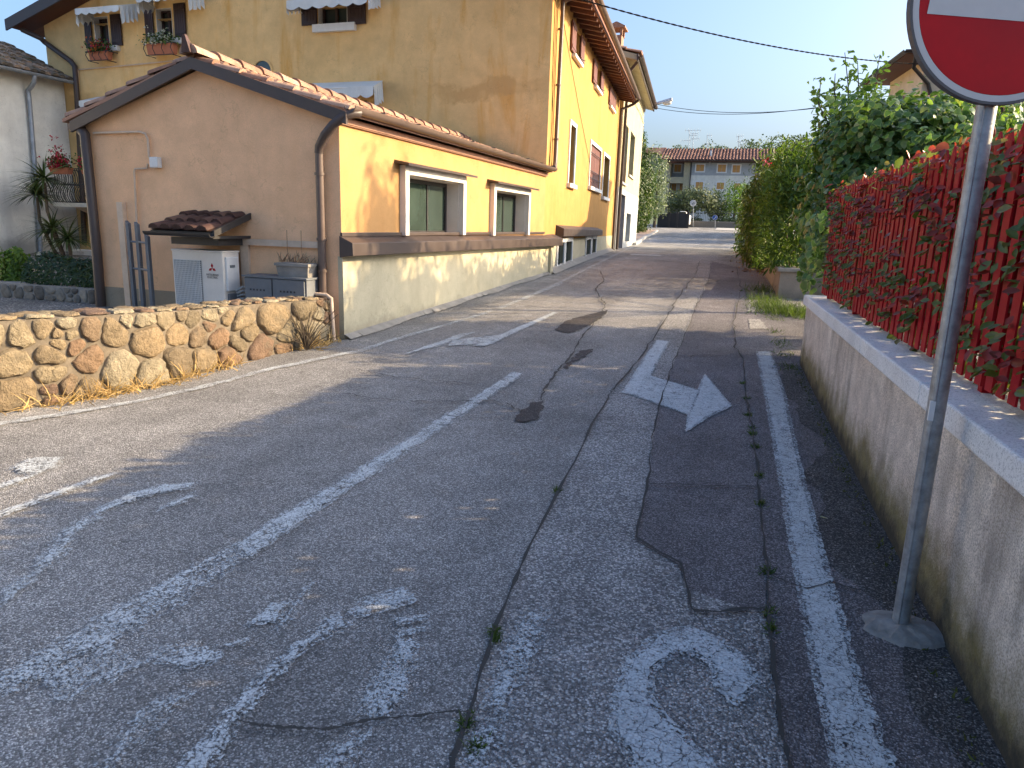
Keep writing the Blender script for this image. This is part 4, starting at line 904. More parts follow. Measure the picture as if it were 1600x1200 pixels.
def stones(mb, P, Cc, surf, seed, gap=.016, dome=.05, K=16):
    """rounded stones filling the cells; surf(u,h,out)->world"""
    r = random.Random(seed)
    for p, poly in zip(P, Cc):
        if len(poly) < 3: continue
        cx = sum(x for x,_ in poly)/len(poly); cy = sum(y for _,y in poly)/len(poly); rad = []
        for k in range(K):
            a = 2*math.pi*k/K; dx, dy = math.cos(a), math.sin(a); best = 9
            for i, s in enumerate(poly):
                q = poly[(i+1) % len(poly)]; ex, ey = q[0]-s[0], q[1]-s[1]; L = math.hypot(ex, ey) or 1; nx, ny = ey/L, -ex/L
                dd = (s[0]-cx)*nx+(s[1]-cy)*ny
                if dd < 0: nx, ny, dd = -nx, -ny, -dd
                de = dx*nx+dy*ny
                if de > 1e-4: best = min(best, max(.01, dd-gap)/de)
            rad.append(best)
        m = sum(rad)/K; rad = [min(x, m*1.3) for x in rad]
        rad = [(rad[k-1]+4*rad[k]+rad[(k+1) % K])/6 for k in range(K)]
        rad = [x*r.uniform(.90, 1.05) for x in rad]; lv = r.random(); hh = dome*min(1.6, .5+m*6)*r.uniform(.7, 1.3); tx, ty = r.uniform(-.3,.3), r.uniform(-.3,.3)
        vs = []
        for f, h in ((1.0, -.01), (.965, .5), (.86, .85), (.55, .98)):
            for k in range(K):
                a = 2*math.pi*k/K; x, y = rad[k]*f*math.cos(a), rad[k]*f*math.sin(a)
                vs.append(surf(cx+x, cy+y, hh*h*(1+tx*x/m*.6+ty*y/m*.6)+(r.uniform(-.008,.008)*min(1,m*9) if h > 0 else 0)))
        vs.append(surf(cx, cy, hh))
        fs = [(i*K+k, i*K+(k+1) % K, (i+1)*K+(k+1) % K, (i+1)*K+k) for i in range(3) for k in range(K)]+[(3*K+k, 3*K+(k+1) % K, 4*K) for k in range(K)]
        mb.add(vs, fs, 0, lv)
class Path:
    def __init__(s, pts): s.p = pts; s.u = [0]; [s.u.append(s.u[-1]+math.dist(a[:2], b[:2])) for a, b in zip(pts[:-1], pts[1:])]; s.L = s.u[-1]
    def at(s, u):
        u = max(0, min(s.L, u))
        for i in range(len(s.p)-1):
            if u <= s.u[i+1]+1e-9: break
        t = (u-s.u[i])/(s.u[i+1]-s.u[i]); a, b = s.p[i], s.p[i+1]; d = (b[0]-a[0], b[1]-a[1]); L = math.hypot(*d)
        return [a[k]+(b[k]-a[k])*t for k in range(len(a))], (d[1]/L, -d[0]/L)
base = [(-220,688),(-90,664),(0,645),(94,630),(245,602),(315,582),(420,556),(505,537),(529,525)]
topy = [520,508,499,494,485,481,471,466,468]
pp = []
for (u, v), ty in zip(base, topy): p = gp(u, v); pp.append((p[0], p[1], vert(p, ty)-p[2]))
pp[0] = (pp[1][0]*2-pp[2][0]-.15, pp[1][1]*2-pp[2][1]-.2, pp[1][2]); pp.insert(0, (-7.3, -.8, pp[0][2]))
SW = Path(pp)
st = thing('stone_wall', 'low wall of big rounded field stones in mortar beside the road', 'wall', (-4.8, 5.2, .1))
def sw(u, h, o):
    (x, y, H), n = SW.at(u); k = h/.68*H; ov = u-max(0, min(SW.L, u)); return (x+n[0]*(o-.03*h)-n[1]*ov, y+n[1]*(o-.03*h)+n[0]*ov, g(y)-.02+k)
mb = MB(); us = np.linspace(0, SW.L, 60)
for a, b in zip(us[:-1], us[1:]):
    ra_ = [sw(a,0,0), sw(a,.68,0), sw(a,.69,-.34), sw(a,0,-.36)]; rb_ = [sw(b,0,0), sw(b,.68,0), sw(b,.69,-.34), sw(b,0,-.36)]
    for i in range(3): mb.quad(ra_[i], ra_[i+1], rb_[i+1], rb_[i])
mb.add([sw(SW.L,0,0), sw(SW.L,.68,0), sw(SW.L,.69,-.34), sw(SW.L,0,-.36)], [(0,1,2,3)])
mb.build('mortar_core', M['mortar'], st, smooth=True)
P, Cc = cells(SW.L, .69, int(SW.L*15.5), 5, 1); mb = MB(); stones(mb, P, Cc, lambda u, h, o: sw(u, h, o-.008), 3, .007, .034, 20)
P, Cc = cells(SW.L, .36, int(SW.L*15), 8, 2); stones(mb, P, Cc, lambda u, h, o: tuple(np.add(sw(u, .685, -h+.01), (0,0,o*.55+random.uniform(-.004,.008)))), 9, .012, .035)
P, Cc = cells(.34, .68, 8, 2, 2); stones(mb, P, Cc, lambda u, h, o: sw(SW.L+o-.01, h, -u), 4, .012, .05)
mb.build('field_stones', M['stone'], st, smooth=True)

bw = thing('garden_bed_wall', 'low dark stone wall of the planted bed at the courtyard edge', 'wall', hz(95,468,.3))
a, b = hz(-40,461,.3), hz(153,475,.3); BW = Path([(a[0],a[1],.3),(b[0],b[1],.3)]); bh = max(.2, vert(b, 449)-.3)
bwf = lambda u, h, o: (lambda q: (q[0][0]+q[1][0]*o, q[0][1]+q[1][1]*o, .28+h))(BW.at(u))
mb = MB(); mb.hexa([bwf(0,0,0),bwf(BW.L,0,0),bwf(BW.L,0,-.4),bwf(0,0,-.4)], [bwf(0,bh,0),bwf(BW.L,bh,0),bwf(BW.L,bh,-.4),bwf(0,bh,-.4)]); mb.build('mortar_core', M['concrete'], bw)
P, Cc = cells(BW.L, bh, int(BW.L*bh/.022), 6, 2); mb = MB(); stones(mb, P, Cc, bwf, 5, .012, .03, 12); mb.build('field_stones', M['darkstone'], bw, smooth=True)

# ------------------------------------------------------------------ air conditioners, cabinets, gate, pots
def solve_o(uf, ub, v, ob):
    t = pG0(ub, v, ob)[0]; lo, hi = ob, 2.0
    for _ in range(40):
        m = (lo+hi)/2
        if pG0(uf, v, m)[0] < t: hi = m
        else: lo = m
    return (lo+hi)/2
def text(body, size, loc, parent, mat, fr_x, fr_z, name='lettering'):
    cu = bpy.data.curves.new(name, 'FONT'); cu.body = body; cu.size = size; cu.align_x = 'CENTER'; cu.extrude = .0005; cu.materials.append(mat)
    tmp = bpy.data.objects.new(name, cu); COL.objects.link(tmp); dg_ = C.evaluated_depsgraph_get(); me = bpy.data.meshes.new_from_object(tmp.evaluated_get(dg_)); bpy.data.objects.remove(tmp)
    o = bpy.data.objects.new(name, me); COL.objects.link(o); o.parent = parent; org = ORG[parent.name]
    X, Z = Vector(fr_x).normalized(), Vector(fr_z).normalized(); Y = Z.cross(X)
    o.matrix_local = Matrix.Translation(Vector(loc)-Vector(org)) @ Matrix(((X.x,Z.x,-Y.x),(X.y,Z.y,-Y.y),(X.z,Z.z,-Y.z))).to_4x4()
    return o
ob = .08; of = min(.6, max(.3, solve_o(347, 373, 430, ob))); pA, pB = pG0(268,391,of), pG0(347,394,of); t1, t0 = pA[0], pB[0]; zt = pA[1]; zb = .36
ac = thing('air_conditioner', 'large white outdoor air conditioner under the little brown tiled canopy', 'air conditioner', G0((t0+t1)/2, of/2, zb))
mb = MB(); mb.box(t0, t1, ob, of, zb, zt, G0); mb.build('casing', M['offwhite'], ac, bevel=.012)
mb = MB(); mb.box(t0-.006, t1+.006, ob-.006, of+.006, zt-.004, zt+.018, G0); mb.build('top_cover', M['offwhite'], ac, bevel=.006)
gl = t0+.42*(t1-t0); mb = MB(); z0, z1 = zb+.10, zt-.10
mb.box(gl, t1-.03, of-.002, of+.006, z0, z1, G0); fg = mb.build('fan_recess', M['greybox'], ac)
mb = MB()
for i in range(19): t = gl+.01+i*(t1-.05-gl)/18; mb.box(t, t+.006, of+.012, of+.02, z0, z1, G0)
for i in range(24): z = z0+i*(z1-z0)/23; mb.box(gl, t1-.03, of+.006, of+.014, z-.003, z+.003, G0)
mb.build('fan_grille', M['whitep'], fg)
mb = MB(); lc = t0+.21*(t1-t0); lz = zt-.18; R = .033
for k in range(3):
    a = math.radians(90+120*k); pts = [(0,0), (R*math.cos(a-math.radians(30)), R*math.sin(a-math.radians(30))), (2*R*math.cos(a)*.866, 2*R*math.sin(a)*.866), (R*math.cos(a+math.radians(30)), R*math.sin(a+math.radians(30)))]
    mb.hexa([G0(lc-x, of+.001, lz+z) for x, z in pts], [G0(lc-x, of+.004, lz+z) for x, z in pts])
mb.build('emblem', M['reds'], ac)
X0 = (N0[0], N0[1], 0)
text('MITSUBISHI', .034, G0(lc, of+.004, lz-.085), ac, M['darkmetal'], X0, (0,0,1)); text('ELECTRIC', .034, G0(lc, of+.004, lz-.115), ac, M['darkmetal'], X0, (0,0,1))
mb = MB(); mb.box(t0-.03, t0, ob+.05, of-.03, zb+.28, zt-.05, G0); mb.build('service_cover', M['whitep'], ac, bevel=.008)
mb = MB(); mb.box(t0-.036, t0-.03, ob+.12, of-.08, zt-.17, zt-.14, G0); mb.build('name_plate', M['greybox'], ac); mb = MB(); mb.box(t0-.03, t0-.002, ob+.06, of-.05, zb+.03, zb+.25, G0); mb.build('pipe_cover', M['greybox'], ac)
mb = MB()
for t in (t0+.1, t1-.15): mb.box(t, t+.06, ob, of, .22, zb, G0)
mb.build('feet', M['concrete'], ac)
mb = MB()
for i in range(6): mb.tube([G0(t0-.01, ob+.1, zb+.12+i*.03), G0(t0-.09, ob+.08, zb+.10+i*.045), G0(t0-.13, .0, zb+.06+i*.05)], .014, 6)
mb.build('hoses', M['curtain'], ac, smooth=True)
# second, far unit
p, q = pG1(113,390,1.15), pG1(146,418,1.15)
a2 = thing('air_conditioner', 'small white air conditioner half hidden under the balcony', 'air conditioner', G1((p[0]+q[0])/2, 1.0, q[1]))
mb = MB(); mb.box(q[0]-.25, p[0], .85, 1.15, q[1], p[1], G1); mb.build('casing', M['whitep'], a2, bevel=.01)
mb = MB(); mb.box(q[0]+.28, p[0]-.03, 1.152, 1.158, q[1]+.04, p[1]-.04, G1); mb.build('fan_recess', M['lampm'], a2)
mb = MB(); mb.ball(G1(p[0]-.26,1.15,(p[1]+q[1])/2), .06, .02, .08, 10, 6); mb.build('fan_hub', M['whitep'], a2)
mb = MB(); mb.box(q[0]-.2, p[0]-.1, .8, 1.1, q[1]-.35, q[1]-.28, G1)
for t in (q[0]+.05, p[0]-.2): mb.box(t, t+.05, .85, 1.1, .3, q[1]-.005, G1)
mb.build('stand', M['iron'], a2)
# grey cabinets
oc = .30; pa, pb_ = pG0(382,429,oc), pG0(470,429,oc); tm = pG0(426,429,oc)[0]
cb = thing('utility_cabinet', 'grey two-door metal utility cabinet beside the air conditioner', 'cabinet', G0(tm, .15, .3))
zt = pa[1]; mb = MB(); mb.box(pb_[0]-.07, pa[0], .02, oc, .2, zt-.02, G0); mb.build('body', M['greybox'], cb, bevel=.006)
mb = MB(); mb.box(pb_[0]-.09, pa[0]+.02, .02, oc+.03, zt-.02, zt, G0); mb.build('top', M['greybox'], cb)
for x0, x1 in ((tm+.008, pa[0]-.01), (pb_[0]-.05, tm-.008)):
    mb = MB(); mb.box(x0, x1, oc+.002, oc+.02, .24, zt-.03, G0); d = mb.build('door', M['greybox'], cb, bevel=.004)
    mb = MB()
    for k in range(5): mb.box((x0+x1)/2-.09+k*.045, (x0+x1)/2-.07+k*.045, oc+.021, oc+.023, zt-.17, zt-.15, G0)
    mb.build('vent_slots', M['iron'], d)
c1, c2 = pG0(437,410,.18), pG0(488,428,.18)
pt = thing('planter_box', 'old grey concrete planter box with dry stalks on the grey cabinet', 'planter', G0((c1[0]+c2[0])/2, .15, zt))
mb = MB(); mb.hexa([G0(c2[0]+.02,.04,zt),G0(c1[0]-.02,.04,zt),G0(c1[0]-.02,.24,zt),G0(c2[0]+.02,.24,zt)], [G0(c2[0],.02,c1[1]),G0(c1[0],.02,c1[1]),G0(c1[0],.26,c1[1]),G0(c2[0],.26,c1[1])]); mb.box(c2[0]-.01, c1[0]+.01, .01, .27, c1[1]-.03, c1[1]+.002, G0); mb.build('box', M['concrete'], pt)
n = 60; Pp = np.array([G0(random.uniform(c2[0],c1[0]), random.uniform(.05,.22), c1[1]+.01) for _ in range(n)])
leaves('dry_stalks', Pp, np.array([[0,-1,.1]]*n), rng.uniform(.05,.14,n), M['deadleaf'], pt, T_blade(3,.3), .12, axis=np.c_[rng.normal(0,.4,(n,2)), np.ones(n)])
mb = MB()
for u in (452, 474): t = pG0(u,410,.14)[0]; mb.tube([G0(t,.14,c1[1]), G0(t+.02,.14,c1[1]+.15), G0(t+.01,.15,c1[1]+.36)], .004, 4)
mb.build('stalks', M['deadleaf'], pt)
# gate of three bars
gt = thing('gate', 'blue grey tubular gate of three tall bars against the orange gable', 'gate', G0(*[pG0(214,470,.25)[0], .25, .3]))
bars = [(200,350,203,480,.2), (214,352,219,480,.22), (230,371,234,480,.34)]; tt_ = []
for u0, v0, u1, v1, o in bars:
    a = pG0(u0, v0, o); b = pG0(u1, v1, o); tt_.append((a[0], o)); mb = MB(); mb.box(a[0]-.022, a[0]+.022, o-.02, o+.02, .2, a[1], G0)
    mb.hexa([G0(a[0]-.022,o-.02,a[1]),G0(a[0]+.022,o-.02,a[1]),G0(a[0]+.022,o+.02,a[1]),G0(a[0]-.022,o+.02,a[1])], [G0(a[0]-.021,o-.019,a[1]+.01),G0(a[0]+.021,o-.019,a[1]+.04),G0(a[0]+.021,o+.019,a[1]+.04),G0(a[0]-.021,o+.019,a[1]+.01)]); mb.build('bar', M['bluegrey'], gt)
mb = MB()
for v in (378, 420): z = pG0(214, v, .22)[1]; mb.tube([G0(t, o, z) for t, o in tt_], .014, 6)
mb.build('rails', M['bluegrey'], gt)

def flower_box(fr, a, b, o, zt, zb, label, petals, nb=70, wd=.16, hold=True, fol=1.0):
    t = thing('flower_box', label, 'flower box', fr((a+b)/2, o, zb), 'flower boxes on the ochre house')
    mb = MB(); mb.hexa([fr(a+.02,o-wd/2+.02,zb),fr(b-.02,o-wd/2+.02,zb),fr(b-.02,o+wd/2-.02,zb),fr(a+.02,o+wd/2-.02,zb)], [fr(a,o-wd/2,zt),fr(b,o-wd/2,zt),fr(b,o+wd/2,zt),fr(a,o+wd/2,zt)]); mb.box(a-.01, b+.01, o-wd/2-.01, o+wd/2+.01, zt-.03, zt, fr); mb.build('pot', M['pot'], t)
    if hold:
        mb = MB()
        for z, e in ((zt-.01, .05), (zb-.03, -.02)): mb.tube([fr(a-e,.02,z), fr(a-e,o+wd/2+.04,z), fr(b+e,o+wd/2+.04,z), fr(b+e,.02,z)], .011, 5)
        for s in np.linspace(a, b, 4): mb.tube([fr(s,o+wd/2+.04,zt-.01), fr(s+.03,o+wd/2+.06,(zt+zb)/2), fr(s,o+wd/2-.0,zb-.03)], .009, 5)
        mb.build('holder', M['iron'], t)
    c = fr((a+b)/2, o, zt+.10*fol); n = 420; w = abs(b-a)*.55
    P = np.array([fr((a+b)/2+random.gauss(0,w*.45), o+random.gauss(.02,.09), zt+abs(random.gauss(.02,.12*fol))) for _ in range(n)]); leaves('foliage', P, rng.normal(0,1,(n,3))+[0,-.5,.6], rng.uniform(.05,.09,n), M['laurel'], t, T_small(), .8)
    n = nb; P = np.array([fr((a+b)/2+random.gauss(0,w*.42), o+random.gauss(.08,.08), zt+abs(random.gauss(.08,.13*fol))) for _ in range(n)])
    for k, mname in enumerate(petals):
        Q = P[k::len(petals)]; Q = np.repeat(Q, 5, 0)+rng.normal(0,.015,(len(Q)*5,3)); leaves('blossoms', Q, rng.normal(0,1,Q.shape)+[0,-1,.4], rng.uniform(.03,.055,len(Q)), M[mname], t, T_small(), 1.0)
for (u0, v0, u1, v1, lab, pet) in ((142,82,173,93,'terracotta flower box with orange red blossoms under the outermost gable window', ['petal_orange','petal_red']), (232,70,275,84,'terracotta flower box with white blossoms under the second gable window', ['petal_white'])):
    p, q = pG1(u0, v0, .2), pG1(u1, v1, .2); flower_box(G1, q[0], p[0], .2, p[1], q[1], lab, pet, 60)
p, q = pG1(78,262,1.15), pG1(108,272,1.15); flower_box(G1, q[0], p[0], 1.1, p[1], q[1], 'terracotta box of red geraniums on the balcony railing at its left corner', ['petal_red'], 130, hold=False, fol=1.5)
p, q = pG1(127,263,1.1), pG1(150,272,1.1); flower_box(G1, q[0], p[0], 1.05, p[1], q[1], 'terracotta box of red geraniums on the balcony railing next to the brown downpipe', ['petal_red'], 80, hold=False, fol=1.4)

# ------------------------------------------------------------------ grey house at the far left
GH = thing('grey_house', 'grey plastered old house with mossy tiled roof and zinc gutter', 'house', F0(4, -14, .3))
FG = lambda s, o, z: F0(s, o-13.25, z)
def pFG(u, v, o=0): return _pl(u, v, P0, D0, N0, -13.25+o)
ze = pFG(103,128,.25)[1]
mb = MB(); mb.quad(FG(-9,0,0), FG(7.98,0,0), FG(7.98,0,ze+.15), FG(-9,0,ze+.15)); mb.quad(FG(7.98,0,0),FG(7.98,-3,0),FG(7.98,-3,ze+1),FG(7.98,0,ze+.15)); mb.build('wall', M['grey'], GH)
zr = pFG(72,88,-1.7)[1]; zr = min(ze+1.6, max(ze+.5, zr))
mb = MB(); mb.hexa([FG(-9,.32,ze-.03),FG(7.95,.32,ze-.03),FG(7.95,-1.8,zr),FG(-9,-1.8,zr)], [FG(-9,.32,ze+.03),FG(7.95,.32,ze+.03),FG(7.95,-1.8,zr+.06),FG(-9,-1.8,zr+.06)]); ro = mb.build('roof', M['rafter'], GH)
mb = MB(); tiles(mb, FG, 2.0, 7.95, .36, ze+.03, -1.8, zr+.06, pitch=.2, tl=.34, r=.09, jag=.03); mb.build('roof_tiles', M['oldtile'], ro, smooth=True)
n = 500; P = np.array([FG(random.uniform(4,7.9), (lambda k: .3-2.0*k)(random.random()), 0) for _ in range(n)])
for i in range(n):
    k = (.3-((P[i,0]-FG(0,0,0)[0])))/2.1; s_ = ((P[i,0]-P0[0])*N0[0]+(P[i,1]-P0[1])*N0[1])+13.25; P[i,2] = ze+.12+(zr-ze)*(.32-s_)/2.1
leaves('roof_moss', P, np.tile([0,0,1.], (n,1)), rng.uniform(.03,.09,n), M['moss'], ro, T_small(), 1)
mb = MB(); gutter(mb, FG, -9, 7.9, .42, ze+.02, .075); mb.build('gutter', M['zinc'], GH, smooth=True)
q = lambda u, v, o: FG(*(lambda p: (p[0], o, p[1]))(pFG(u, v, o)))
mb = MB(); mb.tube([q(54,118,.42), q(53,128,.40), q(50,134,.3), q(44,141,.1), q(46,160,.1), q(60,330,.1), q(66,440,.1)], .055, 10); mb.build('downpipe', M['zinc'], GH, smooth=True)

# ------------------------------------------------------------------ courtyard planting
def rosette(P0_, name, parent, n=70, L=.55):
    d = rng.normal(0,1,(n,3)); d[:,2] = np.abs(d[:,2])*.7-.15; d = unit(d); P = np.repeat(np.array([P0_]), n, 0)+d*.04
    up = np.tile([0,0,1.], (n,1)); nn = up-d*np.sum(up*d,1,keepdims=True); leaves(name, P, nn, 1.15*L*rng.uniform(.7,1.1,n), M['yucca'], parent, T_blade(5,.42), .07, axis=d, jit=.15)
yo = 1.9
yq = lambda u, v, o=yo: G1(*(lambda p: (p[0], o, p[1]))(pG1(u, v, o)))
yu = thing('yucca', 'tall yucca with spiky leaf heads against the grey house', 'plant', yq(106,440))
for tr_, (u, v) in (([(108,440),(104,420),(84,390),(62,345),(58,308)], (58,305)), ([(110,440),(106,410),(92,385),(82,362)], (82,358)), ([(113,440),(112,410),(107,378)], (106,374)), ([(108,440),(100,400),(74,330),(70,285)], (69,280))):
    mb = MB(); mb.tube([yq(a, b) for a, b in tr_], .05, 8, r2=.03); mb.build('trunk', M['stemm'], yu, smooth=True); rosette(yq(u, v), 'foliage', yu, 120, .62)
hp = thing('clipped_hedge', 'dark low clipped hedge on the bed wall before the grey house', 'hedge', hz(80,446,.5))
a, b = BW.at(.0)[0], BW.at(BW.L)[0]; r_ = np.random.default_rng(3); n = 2600
uu = r_.uniform(.8, BW.L, n); aa = r_.uniform(0, math.pi, n); P = []
for u, an in zip(uu, aa): (x, y, z), nn = BW.at(u); P.append((x+nn[0]*(-.45+.38*math.cos(an)), y+nn[1]*(-.45+.38*math.cos(an)), .28+bh+.02+(.36+.05*math.sin(u*3))*math.sin(an)*r_.uniform(.8,1.05)))
leaves('foliage', np.array(P), np.c_[np.cos(aa)*.7, -np.cos(aa)*.7, np.sin(aa)], r_.uniform(.05,.10,n), M['darktree'], hp, T_blade(3,.5), .3)
bu = thing('rounded_bush', 'bright green rounded bush at the corner of the courtyard', 'bush', hz(5,463,.3)); c = hz(6,462,.3)
rr = .5*abs(hz(40,462,.3)[0]-hz(-25,462,.3)[0]); P, N = crown([(c[0]-.05,c[1]+.25,.52,rr*1.0,rr*.9,.40)], 1800, .35, .12, 5, .27); leaves('foliage', P, N, rng.uniform(.05,.08,1800), M['bright'], bu, T_leaf(), .6)
li = thing('lily', 'white lilies above the dark hedge', 'flowers', yq(60,440)); mb = MB()
for u, v in ((50,408),(57,402),(64,404),(70,408),(62,412)):
    e = yq(u, v, 2.1); f0 = yq(60, 442, 2.1); mb.tube([f0, ((e[0]+f0[0])/2+.02, (e[1]+f0[1])/2, (e[2]+f0[2])/2), e], .012, 5)
mb.build('stems', M['grassm'], li)
P = np.repeat(np.array([yq(u, v, 2.15) for u, v in ((50,408),(57,402),(64,403),(70,407),(62,411),(67,412),(46,405))]), 7, 0); d = rng.normal(0,1,P.shape); leaves('blossoms', P, d, rng.uniform(.12,.2,len(P)), M['petal_white'], li, T_leaf(), .5)
fp = thing('flower_pot', 'small terracotta pot at the end of the clipped hedge', 'pot', yq(127,444)); c = yq(127,444); mb = MB()
mb.tube([(c[0],c[1],c[2]-.05),(c[0],c[1],c[2]+.16)], .09, 12, r2=.125); mb.build('pot', M['pot'], fp, smooth=True); P, N = crown([(c[0],c[1],c[2]+.25,.2,.2,.14)], 160, .5, .1, 2); leaves('foliage', P, N, rng.uniform(.06,.1,160), M['laurel'], fp, T_leaf(), .6)

# ------------------------------------------------------------------ dry grass along the stone wall, weeds in the joints
n = 620; P = []; 
for i in range(n):
    c_ = random.choice([1.75,2.0,2.35,2.6,3.0,3.5,5.0]) if False else random.choice([SW.L-x for x in (1.9,2.35,2.55,2.8,3.0,3.2,3.45,.75,.5)]); u = c_+random.gauss(0,.12); (x, y, H_), nn = SW.at(u); o = abs(random.gauss(.02,.07)); P.append((x+nn[0]*o, y+nn[1]*o, g(y)+.005))
P = np.array(P); leaves('dry_grass', P, rng.normal(0,1,(n,3))+[.8,-.6,0], rng.uniform(.05,.2,n), M['drygrass'], None, T_blade(3,.8), .06, axis=np.c_[rng.normal(.25,.6,n), rng.normal(-.2,.6,n), rng.uniform(.3,1,n)], kind='stuff', label='straw yellow dry grass along the foot of the stone wall')
(x, y, H_), nn = SW.at(SW.L-.85); db = thing('dry_bush', 'dead twiggy weed in front of the stone wall near its end', 'weed', (x+nn[0]*.12, y+nn[1]*.12, g(y))); mb = MB()
for i in range(46):
    e = (x+nn[0]*.12+random.gauss(0,.12), y+nn[1]*.12+random.gauss(0,.12), g(y)+random.uniform(.15,.5)); m_ = (x+nn[0]*.12+(e[0]-x-nn[0]*.12)*.35+random.gauss(0,.02), y+nn[1]*.12+(e[1]-y-nn[1]*.12)*.35, g(y)+(e[2]-g(y))*.55); mb.tube([(x+nn[0]*.12,y+nn[1]*.12,g(y)), m_, e], .0035, 4)
mb.build('twigs', M['stemm'], db)
def tufts(name, pts, n, L, mat, label, spread=.05, asp=.12, up=(.4,1)):
    P = []; 
    for i in range(n): c_ = random.choice(pts); P.append((c_[0]+random.gauss(0,spread), c_[1]+random.gauss(0,spread*1.6), g(c_[1])+.004))
    return leaves(name, np.array(P), rng.normal(0,1,(n,3)), rng.uniform(L*.5,L,n), M[mat], None, T_blade(3,.6), asp, axis=np.c_[rng.normal(0,.5,(n,2)), rng.uniform(*up,n)], kind='stuff', label=label)
tufts('weeds', GPX([(1160,600),(1166,624),(1170,650),(1174,670),(1176,680),(1180,700),(1186,745),(1189,790),(1197,895),(1200,960),(1203,985),(771,990),(775,1000),(728,1135),(745,1165),(870,768),(1158,455)]), 900, .035, 'grassm', 'tiny green weeds in the road joints', .012, .2)
tufts('moss', [(wallX(y)-.03-random.random()*.05, y) for y in np.arange(2,7.7,.1)], 700, .03, 'moss', 'moss along the foot of the garden wall', .02, .4, (.1,.5))
wp = GPX([(1192,470),(1197,482),(1205,490),(1215,485),(1225,488),(1235,488),(1246,492),(1255,494),(1188,455),(1200,478),(1210,500),(1212,520),(1218,535),(1222,541)])
tufts('grass', wp[:10], 2200, .2, 'grassm', 'tall green grass at the foot of the planter wall', .16, .05)
tufts('weeds', wp[10:]+GPX([(1225,555),(1232,575)]), 260, .07, 'grassm', 'green weeds at the end of the garden wall', .06, .12)
n = 260; ql = GPX([(1165,398),(1175,400),(1170,410),(1180,415),(1185,425),(1160,405)]); P = np.array([(c_[0]+random.gauss(0,.25), c_[1]+random.gauss(0,.9), g(c_[1])+.03) for c_ in [random.choice(ql) for _ in range(n)]])
leaves('dead_leaves', P, np.tile([0,0,1.],(n,1)), rng.uniform(.05,.12,n), M['deadleaf'], None, T_leaf(), .6, kind='stuff', label='brown fallen leaves under the far hedge')
fl = GPX([(1293,816),(1315,825),(1200,968),(1170,975),(1290,905),(1340,760),(1265,650),(1280,700),(1360,905)])
for c_, s in zip(fl[:1], (.055,)):
    o = leaves('fallen_leaf', np.array([(c_[0],c_[1],c_[2]+.02)]), np.array([[0,0,1.]]), np.array([s]), M['petal_white'], None, T_leaf(), .35, lv=np.array([.2])); tag(o, 'single pale fallen leaf on the dark strip beside the white edge line', 'leaf')
# ------------------------------------------------------------------ right hand garden wall, fence, photinia
gw_ = thing('garden_wall', 'weathered rendered garden wall with a white stone coping under the red fence', 'wall', (.85, 4, 0))
mb = MB(); ys = [-1.6, 0, 1, 2, 3, 4, 5, 6, 7, 7.8]
for a, b in zip(ys[:-1], ys[1:]):
    mb.quad((wallX(a),a,-.2), (wallX(b),b,-.2), (wallX(b),b,.785), (wallX(a),a,.785)); mb.quad((wallX(a)+.34,a,-.2), (wallX(b)+.34,b,-.2), (wallX(b)+.34,b,.785), (wallX(a)+.34,a,.785))
mb.quad((wallX(7.8),7.8,-.2), (wallX(7.8)+.34,7.8,-.2), (wallX(7.8)+.34,7.8,.785), (wallX(7.8),7.8,.785)); mb.build('wall', M['render'], gw_)
jy = [7.83]+[hz(u, v, .885)[1] for u, v in ((1289,493),(1339,527),(1446,598))]+[2.0, .6, -1.6]
for i in range(len(jy)-1):
    b, a = jy[i]-.004, jy[i+1]+.004; mb = MB(); mb.hexa([(wallX(a)-.035,a,.786),(wallX(b)-.035,b,.786),(wallX(b)+.36,b,.786),(wallX(a)+.36,a,.786)], [(wallX(a)-.035,a,.885),(wallX(b)-.035,b,.885),(wallX(b)+.36,b,.885),(wallX(a)+.36,a,.885)]); mb.build('coping_stone', M['marble'], gw_, bevel=.01)
mb = MB(); mb.hexa([(wallX(7.84)-.01,7.85,-.1),(wallX(7.84)+.3,7.85,-.1),(1.06,8.25,-.1),(.80,8.25,-.1)], [(wallX(7.84)+.03,7.85,1.10),(wallX(7.84)+.3,7.85,1.12),(1.06,8.25,1.12),(.82,8.25,1.10)]); mb.build('end_block', M['concrete'], gw_)
fx = lambda y: 1.07-.028*y
pf = thing('picket_fence', 'bright red picket fence standing on the white coping', 'fence', (fx(4), 4, .885))
AF = math.atan(-.028); dy = (math.sin(AF), math.cos(AF))
proto = None
for i, y in enumerate(np.arange(7.5, .75, -.1135)):
    if proto is None:
        mb = MB(); w2 = .035; fr = lambda s, o, z: (fx(y)+dy[0]*s-dy[1]*o, y+dy[1]*s+dy[0]*o, z)
        mb.hexa([fr(-w2,0,.93),fr(w2,0,.93),fr(w2,.008,.93),fr(-w2,.008,.93)], [fr(-w2,0,1.865),fr(w2,0,1.865),fr(w2,.008,1.865),fr(-w2,.008,1.865)])
        mb.add([fr(-w2,0,1.865),fr(w2,0,1.865),fr(.004,0,1.915),fr(-.004,0,1.915),fr(-w2,.008,1.865),fr(w2,.008,1.865),fr(.004,.008,1.915),fr(-.004,.008,1.915)], [(0,1,2,3),(4,5,6,7),(1,5,6,2),(0,4,7,3),(2,6,7,3)])
        proto = mb.build('picket', M['redpaint'], pf); y00 = y
    else:
        c = proto.copy(); COL.objects.link(c); c.parent = pf; c.location = (fx(y)-fx(y00)+random.gauss(0,.0012), y-y00+random.gauss(0,.002), random.gauss(0,.003)); ORG[c.name] = ORG[pf.name]
    c_ = proto if i == 0 else c
